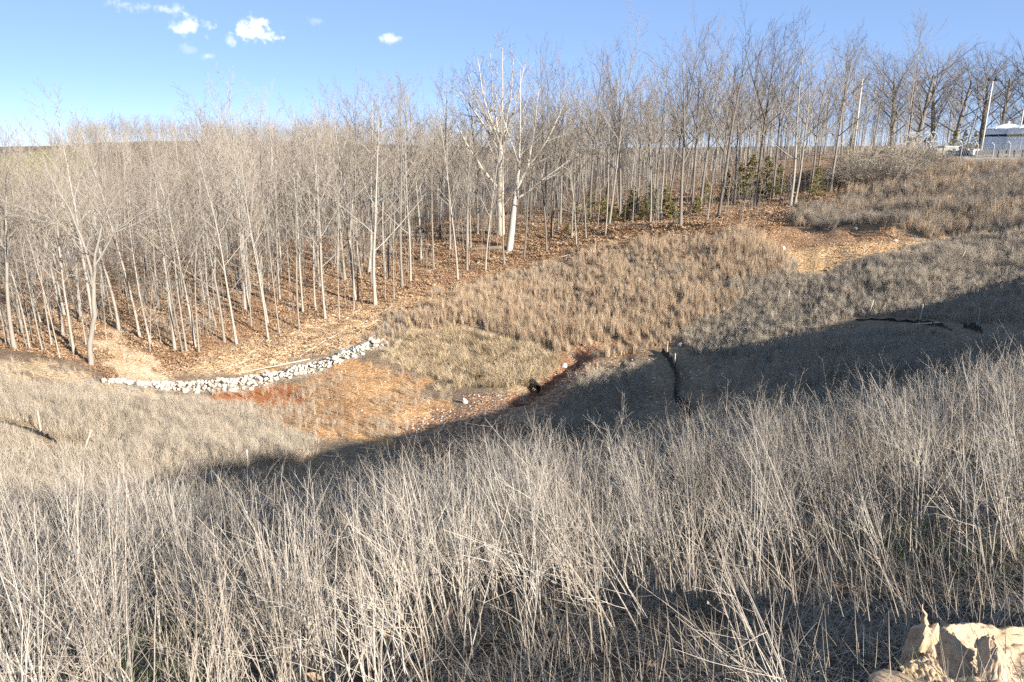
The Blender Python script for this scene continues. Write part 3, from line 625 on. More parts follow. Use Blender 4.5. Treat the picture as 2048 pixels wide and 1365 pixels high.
for k, (d, px, py, x, y) in enumerate(FILL[:NIND]):
    kd = 'slim' if rnd(0, 1) < .5 else ('pole' if px < 1000 or rnd(0, 1) < .15 else 'tall')
    pr = random.choice(TREES[kd]); hh = (rnd(6, 13.5) if kd == 'slim' else rnd(12.5, 21)) * (1.12 if px > 1050 else (.86 if px < 420 else 1))
    lab, gr = ((LL, GL) if px < 215 else (('grey bare tree deep in the wood behind the riprap and its edge trees', 'inner trees of the middle wood') if px < 1000 else ('grey bare tree deep in the wood right of the white barked tree', 'inner trees of the right wood')))
    tl = (rnd(-.09, .09), rnd(-.06, .06))
    what = {'slim': 'thin young bare tree', 'pole': 'pale grey bare tree', 'tall': 'dark barked bare tree'}[kd]
    how = 'leaning left' if tl[0] < -.05 else ('leaning right' if tl[0] > .05 else ('short and upright' if hh < (9 if kd == 'slim' else 15) else 'tall and upright'))
    where = 'in the clump left of the clay path' if px < 215 else ('deep in the wood behind the riprap' if px < 1000 else 'in the wood right of the white barked tree')
    lab = what + ', ' + how + ', ' + where; gr = what + 's ' + how + ' ' + where
    place_tree('bare_tree', pr, x, y, hh / pr[2], rnd(0, 6.28), lab, gr, tl, random.choice((.75, .9, 1.0, 1.15, 1.4)) if px < 1000 else rnd(.7, 1.0))
def far_woods():
    rest = FILL[NIND:]
    P_ = [(x, y) for (_, _, _, x, y) in rest]
    a = np.radians(RNG.uniform(-42, 40, 1500)); d = RNG.uniform(170, 450, 1500); x, y = d * np.sin(a), d * np.cos(a); z = H(x, y); px, py = proj(x, y, z)
    open_field = ((px < 150) & (d < 420) & (fbm(x, y, 60, 2, 77) < .35)) | ((px < 95) & (d > 200)) | ((px > 1640) & (RNG.random(1500) < .2))
    ok = ~open_field
    a2 = np.radians(RNG.uniform(-32.5, -12, 620)); d2 = RNG.uniform(175, 390, 620); P_ += [(dd_ * math.sin(q), dd_ * math.cos(q)) for q, dd_ in zip(a2, d2)]
    P_ += list(zip(x[ok], y[ok])); P_ = np.array(P_); z = H(P_[:, 0], P_[:, 1]) - .1; n = len(P_); dd = np.hypot(P_[:, 0], P_[:, 1])
    pr = TREES['far']
    ms = []
    for t, c, zm in pr:     # trunk and crown of one kind joined as one far tree
        nv = len(t.vertices); V = [v.co[:] for v in t.vertices] + [v.co[:] for v in c.vertices]
        Fc = [tuple(p_.vertices) for p_ in t.polygons] + [tuple(i + nv for i in p_.vertices) for p_ in c.polygons]
        me = mesh_of('far_tree', V, Fc, [t.materials[0], c.materials[0]]); me.polygons.foreach_set('material_index', [0] * len(t.polygons) + [1] * len(c.polygons)); ms.append(me)
    px = proj(P_[:, 0], P_[:, 1], z)[0]
    pk = np.where(px < 1000, RNG.integers(0, 4, n), RNG.integers(0, 5, n))
    zm = np.array([q[2] for q in pr])[pk]; hh = RNG.uniform(10, 20, n) * np.where((px < 420) & (dd < 250), .82, 1.0)
    hh = np.where(dd > 250, hh * .72, hh)
    scatter('far_woods', np.column_stack([P_, z]), np.column_stack([RNG.uniform(-.04, .04, (n, 2)), RNG.uniform(0, 6.28, n)]), hh / zm, ms, 'bare grey brown woods filling the valley and far hillside', 'woods', pk)
far_woods()

# undergrowth of the wood
def undergrowth():
    pts, m, d = candidates(9000, 52, 120, -40, 34); px, py = proj(pts[:, 0], pts[:, 1], pts[:, 2])
    ok = m['woods'] & ~m['path'] & ~m['track'] & ~m['mix'] & (RNG.random(len(d)) < np.where(px < 1000, .26, .22)); p_ = pts[ok]; n = len(p_)
    kinds = []
    for i in range(5):
        tb = MB(); grow(tb, tb, v3(0, 0, -.1), v3(rnd(-.15, .15), rnd(-.15, .15), 1), rnd(2.2, 5.0), .022, 0, vary(SLIM, n=[9, 4], t0=[.3, .2], rmin=.007)); kinds.append(tb.me('sapling', M['bark']))
    scatter('sapling_undergrowth', p_, np.column_stack([RNG.uniform(-.1, .1, (n, 2)), RNG.uniform(0, 6.28, n)]), RNG.uniform(.5, 1.15, n), kinds, 'thin bare saplings and brush between the trees of the wood', 'undergrowth')
undergrowth()

# ------------------------------------------------------------------ cedars, thicket and shrubs
def cedar_mesh(h, w):
    b = MB(); tb = MB(); tb.tube([v3(0, 0, -.1), v3(.02, 0, h * .5), v3(0, 0, h * .97)], [.05 * h / 3, .03 * h / 3, .008], 6)
    for i in range(int(60 * h / 3) + 40):
        t = rnd(.06, 1); a = rnd(0, 6.28); L = w * (1.05 - t) * rnd(.55, 1.15) + .08
        p0 = v3(0, 0, h * t); d = v3(math.cos(a), math.sin(a), rnd(.15, .55)); pts = path(p0, d, L, 3, .1, .03); tb.tube(pts, [.010, .007, .005, .003], 3)
        for k in range(int(16 * L / .6) + 8):
            q, dd, _ = interp(pts, [1] * 4, rnd(.25, 1)); e = perp_dir(dd, rnd(.4, 1.3), rnd(0, 6.28)); l = rnd(.09, .22)
            s = np.cross(e, v3(rnd(-1, 1), rnd(-1, 1), rnd(-1, 1))); s = s / (np.linalg.norm(s) + 1e-6) * l * .24; n0 = len(b.V)
            b.V += [tuple(q - s), tuple(q + s), tuple(q + e * l)]; b.F.append((n0, n0 + 1, n0 + 2))
    return tb.me('cedar_trunk', M['bark_dark']), b.me('cedar_crown', M['cedar'])
CED = [cedar_mesh(3.0, 1.1), cedar_mesh(4.5, 1.6), cedar_mesh(2.0, .9)]
def cedar(px, py, k, sc, label, group=None, d=None):
    p = hit(px, py) if d is None else np.array(at(px, py, d)); z = H1(p[0], p[1])
    e = link('cedar', None, None, (p[0], p[1], z - .05), (0, 0, rnd(0, 6.28)), sc); tag(e, label, 'evergreen', group)
    link('trunk', CED[k][0], e); link('crown', CED[k][1], e)
cg = 'small cedars growing under the right wood'
for px, py, k, sc in ((1225,447,0,.7),(1250,443,2,.9),(1287,442,0,.85),(1175,446,2,.8),(1312,430,0,.9),(1205,437,0,.9),(1135,468,2,.55),(1345,440,2,.9),(1330,425,0,1.0),(1395,426,2,.9),(1265,425,0,1.0),(1180,425,0,1.0),(1300,415,1,.7),(1410,415,1,.65),(1150,432,0,.7)):
    cedar(px, py, k, sc, 'small yellow green cedar among trunks behind the clay ledge', cg)
for px, py, k, sc in ((1500,400,1,1.1),(1478,398,1,.9),(1530,396,1,1.0),(1452,400,1,.75),(1555,396,1,.8)): cedar(px, py, k, sc, 'large dark green cedar in the group beside the tall dark trunk', 'large cedars beside the tall dark trunk')
cedar(1632, 396, 1, .72, 'bright yellow green cedar between the paired trees and the lone dark tree')
for px, d in ((1700,112),(1905,122),(1925,124),(1945,126)): cedar(px, 305, 1, .7, 'olive cedar behind the wire fence at the foot of the spreading trees', 'cedars behind the fence', d=d)
def thicket(h, w, n):
    b = MB()
    for i in range(n):
        a = rnd(0, 6.28); r = w * math.sqrt(rnd(0, 1)); L = h * rnd(.6, 1.2) * (1.1 - .5 * r / w)
        pts = path(v3(math.cos(a) * r, math.sin(a) * r, -.1), v3(math.cos(a) * .6 + rnd(-.4, .4), math.sin(a) * .6 + rnd(-.4, .4), 1.0), L, 5, .12, -.07); b.tube(pts, [.013, .012, .010, .009, .007, .005], 3)
        for k in range(9):
            q, dd, _ = interp(pts, [1] * 6, rnd(.2, 1)); t = path(q, perp_dir(dd, rnd(.5, 1.1), rnd(0, 6.28)), rnd(.3, .9), 3, .15, -.04); b.tube(t, [.008, .007, .006, .004], 3)
    return b
THK = [thicket(2.6, 1.6, 150), thicket(2.1, 1.8, 140)]
THKM = [THK[0].me('thicket', M['fieldweed']), THK[1].me('thicket', M['twig'])] + [THK[1].me('thicket_dark', M['twig_dark'])]
for px, py, k, sc in ((1700,372,0,1.0),(1726,366,1,1.1),(1752,362,0,1.25),(1778,360,1,1.3),(1800,352,0,1.35),(1820,346,1,1.2),(1838,340,0,.9),(1735,348,2,1.2),(1770,340,0,1.3),(1805,335,0,1.2)):
    p = hit(px, py); tag(link('bramble_thicket', THKM[k], None, tuple(p), (0, 0, rnd(0, 6.28)), sc * 1.3), 'dense tangled bare bramble thicket at the left end of the wire fence', 'shrub', 'brambles at the end of the fence')

# ------------------------------------------------------------------ ground cover
def cover(name, cand, mask, kinds, s0, s1, label, cat, tilt=.1, lean=(0, 0), sink=0.0, realize=False):
    p_ = cand[mask].copy(); n = len(p_); p_[:, 2] -= sink
    e = rot_eulers(RNG.uniform(0, 6.28, n), RNG.normal(lean[0], tilt, n), RNG.normal(lean[1], tilt, n))
    patch = np.clip(1 + .55 * fbm(p_[:, 0], p_[:, 1], 4.5, 3, len(name)), .45, 1.6)
    scatter(name, p_, e, RNG.uniform(s0, s1, n) * patch, kinds, label, cat, None, realize)
CA, MA, DA = candidates(60000, 14, 62, -41, 41)
na_ = len(DA); U_ = RNG.random(na_); clump = fbm(CA[:, 0], CA[:, 1], 3.0, 3, 90)
bare = MA['path'] | MA['track'] | MA['orange'] | MA['rocky'] | MA['dirt'] | MA['mix'] | MA['woods'] | MA['tuft'] | MA['sedge'] | MA['red']
gdist = np.minimum(polyline_dist(CA[:, 0], CA[:, 1], GULLY), polyline_dist(CA[:, 0], CA[:, 1], GULLY2)); notgully = gdist > .8
for _q in SILT: notgully &= polyline_dist(CA[:, 0], CA[:, 1], _q) > (1.1 if _q is not SILT[1] else 1.6)
px_a, py_a = proj(*CA.T)
grey = (MA['left'] | MA['slope'] | MA['fg'] | MA['upper']) & ~bare & notgully
shaderock = (px_a > 1100) & (px_a < 1560) & (py_a > 715) & (py_a < 850)
cover('field_weeds', CA, grey & (U_ < np.where(shaderock, .26, .46) + .55 * clump), FIELD, .6, 1.15, 'dry grey weeds covering the lower field and shaded slope', 'weeds', .12, (-.06, 0))
cover('field_grass', CA, grey & (U_ > .42) & (U_ < np.where(shaderock, .5, .95)), FIELDG, .6, 1.2, 'short dry grass between the grey weeds of the lower field', 'grass', .15)
cover('basin_weeds', CA, (MA['orange'] | MA['red'] | MA['track']) & notgully & (U_ < .13 + .38 * np.maximum(clump, -.2)), FIELD, .5, 1.0, 'sparse grey weeds on the bare orange clay of the basin', 'weeds', .12)
CB, MB_, DB = candidates(46000, 40, 80, -14, 34); UB = RNG.random(len(DB)); clb = fbm(CB[:, 0], CB[:, 1], 2.6, 3, 93)
gB = polyline_dist(CB[:, 0], CB[:, 1], GULLY) > .8
cover('sedge_grass', CB, MB_['sedge'] & ~MB_['dirt'] & ~MB_['rocky'] & gB & (UB < .56 + .6 * clb), SEDGE, .4, .9, 'tall rusty tan bunch grass covering the slope below the wood', 'grass', .09, (-.05, -.03))
cover('sedge_underweeds', CB, MB_['sedge'] & ~MB_['dirt'] & gB & (UB > .6), FIELD + FIELDG, .5, .95, 'brown weeds growing among the rusty bunch grass', 'weeds', .12)
cover('tuft_grass', CB, MB_['tuft'] & gB & (UB < .55 + .5 * clb), TUFT, .6, 1.25, 'pale matted grass tufts on the bank above the basin', 'grass', .25, (0, -.25))
CU, MU, DU = candidates(24000, 50, 106, 18, 40); UU = RNG.random(len(DU)); clu = fbm(CU[:, 0], CU[:, 1], 4, 3, 95)
px_u, py_u = proj(*CU.T)
up_ = MU['upper'] & ~MU['dirt'] & ~MU['woods'] & (DU < 94 + 2 * clu)
litter_ = px_u < 1560 + 2.2 * (455 - py_u)
cover('upper_grass', CU, up_ & (UU < np.where(litter_, .03, .16) + .8 * np.maximum(clu, -.15)), SEDGE, .6, 1.3, 'tan bunch grass in patches on the bank below the wire fence', 'grass', .1)
cover('upper_weeds', CU, up_ & (UU > np.where(litter_, .93, .52) - .5 * np.maximum(-clu, -.1)), [weed_mesh(60 + i, 6, .4, .9, 8, .008, M['twig']) for i in range(4)], .7, 1.4, 'dark brown brush and weeds on the bank below the wire fence', 'weeds', .2)
CW, MW, DW = candidates(30000, 45, 100, -40, 32); UW = RNG.random(len(DW))
cover('leaf_litter', CW, (MW['woods'] | (MW['mix'] & (UW < .5))) & ~MW['path'] & ~MW['track'], LEAVES, .7, 1.6, 'fallen brown leaves carpeting the floor of the wood', 'leaf litter', .15)
cover('loose_stones', CA, ((MA['rocky'] & (U_ < .55)) | (MA['orange'] & (U_ < .025)) | (MA['track'] & (U_ < .04)) | (shaderock & (clump > .05) & (U_ < .5)) | ((gdist < .9) & (U_ < .5))) & ~MA['fg'], STONES + CLODS * 2, .03, .14, 'loose pale stones and clay clods on the basin floor and in the gully', 'stones', .6)
cover('clay_clods', CB, (MB_['dirt'] | MB_['mix']) & (UB < .4), CLODS * 2, .04, .18, 'broken clay clods and stones along the ledge and wood edge', 'clods', .6)
CP_, MP, DP = candidates(16000, 44, 66, -38, -6); UP = RNG.random(len(DP))
cover('path_rubble', CP_, (MP['path'] | MP['mix']) & (UP < .55), CLODS * 2 + STONES[:1], .04, .18, 'small rubble on the bright clay path into the wood', 'rubble', .6)

# ------------------------------------------------------------------ foreground weeds
CF, MF, DF = candidates(14500, 1.75, 17.5, -46, 46)
px_f, py_f = proj(*CF.T); azf = np.degrees(np.arctan2(CF[:, 0], CF[:, 1])); UF = RNG.random(len(DF)); clf = fbm(CF[:, 0], CF[:, 1], 1.6, 3, 97)
# plants thin out on the near ground to the right, where the matted grass shows
thin = np.clip((DF - (2.1 + .04 * np.clip(azf + 10, 0, 40))) / 1.8, .0, 1.0)
dens = np.where(azf < -8, .54, .54) * np.clip(thin + np.where(azf < -8, .45, .04), 0, 1)
edge_ = np.interp(azf, [-40, -20, 0, 20, 40], [9.6, 9.4, 10.4, 10.8, 11.5]) + fbm(CF[:, 0], CF[:, 1], 2.5, 2, 31) * 1.2
dens = dens * np.where(DF > 7, .8, 1.0)
kf = (UF < dens * np.clip(.8 + 1.0 * clf, .25, 1.4)) & (DF < edge_)
pf = CF[kf]; df = DF[kf]; af = azf[kf]; n_f = len(pf)
hs = np.interp(df, [1.7, 3, 6, 9, 12, 18], [.74, .80, .85, .95, 1.0, 1.0]) * np.interp(af, [-40, -25, -12, 2, 10, 40], [.95, .86, .88, .98, .9, .9]) * RNG.uniform(.78, 1.18, n_f)
tx = RNG.normal(np.interp(af, [-40, -10, 10, 40], [-.02, -.10, -.26, -.27]), .11, n_f); ty = RNG.normal(.02, .10, n_f)
ef = rot_eulers(RNG.uniform(0, 6.28, n_f), tx, ty)
order = np.argsort(df); vis = [i for i in order if abs(af[i]) < 37][:300]; vs = set(vis); rest = np.array([i for i in range(n_f) if i not in vs])
for i in vis:
    o = link('dead_weed', random.choice(WEEDS), None, tuple(pf[i]), tuple(ef[i]), float(hs[i]))
    lb, gr = (('pale dry branching weed in the dense stand at the front of the field', 'dense front weeds') if af[i] < 3 else ('pale dry weed leaning over the matted grass near the crumpled sheet', 'weeds over the matted grass'))
    sz = 'tall' if hs[i] > .92 else ('short' if hs[i] < .72 else 'medium sized'); ln_ = 'leaning left' if tx[i] < -.18 else ('leaning right' if tx[i] > .06 else 'upright')
    wh = 'in the dense front stand' if af[i] < 3 else 'over the matted grass near the crumpled sheet'
    tag(o, sz + ' ' + ln_ + ' pale dry weed ' + wh, 'weed', sz + ' ' + ln_ + ' weeds ' + wh)
near = df[rest] < 7
pk = np.where(near, RNG.integers(0, 12, len(rest)), RNG.integers(12, 18, len(rest)))
scatter('dead_weeds', pf[rest], ef[rest], hs[rest], WEEDS + WEEDS_FAR, 'waist high pale dry weeds filling the near slope', 'weeds', pk)
CG, MG, DG = candidates(4200, .9, 7.5, -46, 46); UG = RNG.random(len(DG))
cover('matted_grass', CG, UG < .8, STRAW, .6, 1.25, 'matted grey straw lying under the near weeds', 'grass', .12, (-.05, .3), 0, True)
clg = fbm(CG[:, 0], CG[:, 1], .9, 2, 99)
cover('green_grass', CG, (clg > .28) & (UG > .55) & (DG < 5.5), GREEN, .6, 1.2, 'small green grass shoots at the foot of the weeds', 'grass', .2)
cover('fallen_leaves', CG, (UG > .965) & (DG < 6), LEAVES_NEAR, .7, 1.3, 'brown oak leaves caught among the straw', 'leaves', .3)
# ------------------------------------------------------------------ riprap berm
def riprap():
    pth = [hit(*p) for p in ((205,766),(260,771),(330,776),(400,778),(470,774),(540,758),(600,745),(660,727),(720,702),(758,688))]
    e = link('riprap_berm', None, None, tuple(pth[4])); tag(e, 'curved berm of white limestone riprap damming the basin', 'riprap')
    wid = [.3, .45, .65, .85, .95, .85, .75, .75, .7, .55]; st = []
    for i in range(len(pth) - 1):
        a, b = np.array(pth[i]), np.array(pth[i + 1]); L = np.hypot(*(b - a)[:2]); nrm = v3(-(b - a)[1], (b - a)[0], 0) / L
        for k in range(int(L * (wid[i] + wid[i + 1]) * 36)):
            t = rnd(0, 1); w = wid[i] * (1 - t) + wid[i + 1] * t; o = rnd(-1, 1); q = a + (b - a) * t + nrm * o * w
            s = random.choice((.12, .15, .18, .21, .25, .31)) * rnd(.85, 1.2); lay = rnd(0, 1) ** .6
            st.append((s, q[0], q[1], H1(q[0], q[1]) + s * .2 + .5 * w / 1.2 * (1 - o * o) * lay))
    for px, py, s in ((372,785,.45),(395,788,.35),(765,684,.5),(772,690,.4),(742,681,.5)):
        q = hit(px, py); st.append((s, q[0], q[1], q[2] + s * .2))
    st.sort(reverse=True); V, Fc = [], []
    for i, (s, x, y, z) in enumerate(st):
        R = Euler((rnd(-.6, .6), rnd(-.6, .6), rnd(0, 6.28)))
        if i < 300: link('stone', STONES[i % 8], e, (x - pth[4][0], y - pth[4][1], z - pth[4][2]), R, s)
        else:
            me = CLODS_W[i % 3]; n0 = len(V); MM = R.to_matrix()
            V += [tuple(MM @ (v.co * s) + Vector((x - pth[4][0], y - pth[4][1], z - pth[4][2]))) for v in me.vertices]; Fc += [tuple(n0 + j for j in f.vertices) for f in me.polygons]
    tag(link('small_stones', mesh_of('small_stones', V, Fc, M['stone']), e), kind='stuff')
CLODS_W = [rock_mesh('riprap_small_%d' % i, M['stone'], 0, .4) for i in range(3)]
riprap()
# pale boulders lying about
for px, py, s, lb in ((1566,500,.55,'pale boulder at the left end of the dirt flat'),(1710,460,.5,'white block at the top edge of the orange spoil heap'),(930,806,.45,'lone pale stone where the sunlight ends on the basin floor'),(1790,484,.4,'white stone at the foot of the orange spoil heap'),(1360,693,.4,'cream stone above the black silt fence'),(1128,735,.55,'pale stone in the mouth of the eroded gully')):
    q = hit(px, py); tag(link('boulder', random.choice(STONES), None, (q[0], q[1], q[2] + s * .15), (rnd(0, 1), rnd(0, 1), rnd(0, 6)), s), lb, 'stone')
# drain pipe mouth
q = hit(1072, 784); b = MB(); 
for k in range(9):
    yy = k * .12; r = .30 + (.02 if k % 2 else 0); b.tube([v3(0, yy, 0), v3(0, yy + .12, 0)], [r, r + (.02 if k % 2 == 0 else -.02)], 16)
b.tube([v3(0, .02, 0), v3(0, 1.0, 0)], [.26, .26], 16); b.F.append(tuple(range(len(b.V) - 16, len(b.V))))
tag(link('drain_pipe', b.me('drain_pipe', M['blackpipe']), None, (q[0], q[1] - .2, q[2] + .2), (.15, 0, .35)), 'black corrugated pipe mouth at the foot of the gully', 'pipe')

# ------------------------------------------------------------------ fallen wood
def log_thing(a, b, r, label, name='fallen_log', mat='log', group=None, lift=.6, branchy=0):
    A, B = np.array(hit(*a)), np.array(hit(*b)); n = 7; m_ = MB(); pts = []
    for i in range(n + 1):
        q = A + (B - A) * i / n; q[2] = max(q[2], H1(q[0], q[1])) + r * lift; pts.append(q - A + v3(rnd(-.04, .04), rnd(-.04, .04), 0))
    rad = [r * (1 - .55 * i / n) for i in range(n + 1)]; m_.tube(pts, rad, 7, True)
    for k in range(branchy):
        q, dd, rr = interp(pts, rad, rnd(.3, 1)); m_.tube(path(q, perp_dir(dd, rnd(.5, 1), rnd(0, 6.28)), rnd(.5, 1.6), 4, .12, .03), [rr * .6, rr * .5, rr * .4, rr * .3, rr * .15], 4)
    tag(link(name, m_.me(name, M[mat], True), None, tuple(A)), label, 'log' if r > .1 else 'branch', group)
log_thing((1006,499), (936,503), .28, 'dark rotting log lying left of the white barked tree')
log_thing((1202,497), (1110,518), .09, 'long pale pole lying along the top of the bunch grass slope', mat='wood')
log_thing((1002,516), (950,530), .08, 'pale pole lying just below the dark rotting log', mat='wood')
log_thing((620,720), (470,750), .05, 'long bleached trunk lying on the slope above the riprap', mat='wood')
fg_ = 'dead branches strewn over the leafy slope'
for a, b in (((400,735),(505,672)),((420,730),(470,690)),((345,750),(395,722)),((520,690),(590,640)),((560,700),(650,655)),((600,715),(690,660)),((640,690),(700,668)),((430,745),(520,712)),((690,640),(735,612)),((480,720),(560,690)),((300,640),(380,668)),((395,650),(455,640)),((720,650),(790,612)),((660,600),(700,570)),((850,545),(905,528)),((560,640),(620,628))):
    log_thing(a, b, rnd(.022, .045), 'dead branch strewn on the leafy slope above the riprap', 'fallen_branch', random.choice(('wood', 'log')), fg_, branchy=4)
for a, b in (((1700,468),(1800,482)),): log_thing(a, b, .06, 'thin dark pole lying across the orange spoil heap', 'fallen_branch', 'log', lift=2.5)
for a, b in (((1480,545),(1560,560)),((1500,555),(1575,545)),((1540,540),(1590,552))): log_thing(a, b, .05, 'bleached stick lying below the dirt flat', 'fallen_branch', 'wood', 'bleached sticks below the dirt flat', branchy=3)
# brush pile in the wood
q = hit(368, 665)
tag(link('brush_pile', thicket(1.3, 1.9, 60).me('brush_pile', M['twig']), None, (q[0], q[1], q[2] + .1), (.35, .2, 1.0), (1.2, 1.0, .7)), 'heap of cut brush piled under the trees above the riprap', 'brush')

# ------------------------------------------------------------------ silt fences and stakes
def stake_mesh(h, w=.04): b = MB(); b.box((0, 0, h / 2 - .2), (w / 2, w / 2, h / 2 + .2)); b.V = [(x * (.9 if z > h * .5 else 1), y, z + (.02 if x > 0 and z > h * .5 else 0)) for x, y, z in b.V]; return b.me('stake', M['wood'])
STK = {h: stake_mesh(h) for h in (.45, .6, .8, 1.0, 1.2)}
def silt_fence(pix, hts, label, stakes, lean=(0, 0)):
    P_ = [hit(*p) for p in pix]; O = np.array(P_[0]); e = link('silt_fence', None, None, tuple(O)); tag(e, label, 'silt fence')
    b = MB(); pts = []
    for i in range(len(P_) - 1):
        for k in range(6): t = k / 6; pts.append((np.array(P_[i]) * (1 - t) + np.array(P_[i + 1]) * t, hts[i] * (1 - t) + hts[i + 1] * t))
    pts.append((np.array(P_[-1]), hts[-1])); n = len(pts)
    for s in (-1, 1):
        for j in range(4):
            for i, (q, h) in enumerate(pts):
                t = pts[min(i + 1, n - 1)][0] - pts[max(i - 1, 0)][0]; nn = v3(-t[1], t[0], 0); nn /= np.linalg.norm(nn)
                z = H1(q[0], q[1]); hh = h * (j / 3) * (1 + .25 * math.sin(i * 1.7)); w = .012 * s + .06 * math.sin(i * 2.1 + j) * (j / 3)
                c = q + nn * w + v3(lean[0], lean[1], 0) * hh; b.V.append((c[0] - O[0], c[1] - O[1], z - .04 + hh - O[2]))
    for s in range(2):
        o = s * 4 * n
        for j in range(3):
            for i in range(n - 1): f = (o + j * n + i, o + j * n + i + 1, o + (j + 1) * n + i + 1, o + (j + 1) * n + i); b.F.append(f if s else f[::-1])
    for i in range(n - 1): b.F.append((3 * n + i, 3 * n + i + 1, 7 * n + i + 1, 7 * n + i))
    link('fabric', b.me('silt_fabric', M['fabric']), e)
    for (px, py, h, tl) in stakes:
        q = hit(px, py); link('stake', STK[h], e, tuple(np.array(q) - O), (rnd(-.05, .05), tl, rnd(0, 1)))
silt_fence(((-40,842),(5,848),(30,853),(75,870),(86,873),(110,885),(150,905),(168,916)), (.18,.15,.16,.22,.2,.15,.14,.2), 'sagging black silt fence with two pale stakes in the sunny lower field', ((84,872,1.0,.0),(166,910,1.0,.42)))
silt_fence(((1322,706),(1336,722),(1347,742),(1350,765),(1347,792),(1352,806),(1366,822),(1374,838)), (.3,.38,.45,.45,.45,.42,.45,.5), 'black silt fence strip running down into the shaded hollow', ((1334,708,.8,0),(1349,742,1.0,0),(1364,815,.8,.05)), (.2, .1))
silt_fence(((1712,641),(1760,641),(1815,645),(1850,649),(1885,656),(1902,663)), (.1,.12,.15,.24,.2,.12), 'collapsed black silt fence across the shaded slope with a leaning stake', ((1838,648,1.0,.2),))
silt_fence(((1925,656),(1950,661),(1958,666),(1968,676)), (.2,.3,.3,.2), 'short torn end of black silt fence with an upright stake on the shaded slope', ((1954,662,1.0,.0),))
for px, py, h, tl, lb, dm in ((1212,1100,.6,.02,'broad pale stake standing in the near weeds right of the middle',1.5),(899,1065,.45,0,'pale stake half hidden in the dense near weeds',1.5),(1824,962,.45,.06,'short pale stake among the weeds on the right bank',1.5),(1917,532,1.0,.35,'leaning stake in the grey weeds below the orange strip',17),(2021,520,.8,.0,'small upright stake in the weeds beside the leaning stake',17),(1727,512,.8,.0,'thin stake at the sharp edge of the dirt flat',17),(1576,605,.8,.0,'thin stake in the sunlit grey weeds',17),(1738,628,.8,.25,'small slanting stake above the collapsed silt fence',17),(500,960,1.0,0,'grey stake in the weeds left of the middle',17)):
    q = hit(px, py, dm); tag(link('wooden_stake', STK[h], None, tuple(q), (0, tl, .3)), lb, 'stake')
a_, b_ = hit(1825, 654), hit(1878, 650); bm_ = MB(); dlt = np.array(b_) - np.array(a_); bm_.tube([v3(0, 0, .12), dlt + v3(0, 0, .12)], [.035, .035], 4, True)
tag(link('fallen_plank', bm_.me('fallen_plank', M['wood']), None, tuple(a_)), 'pale plank lying below the leaning stake of the collapsed silt fence', 'plank')

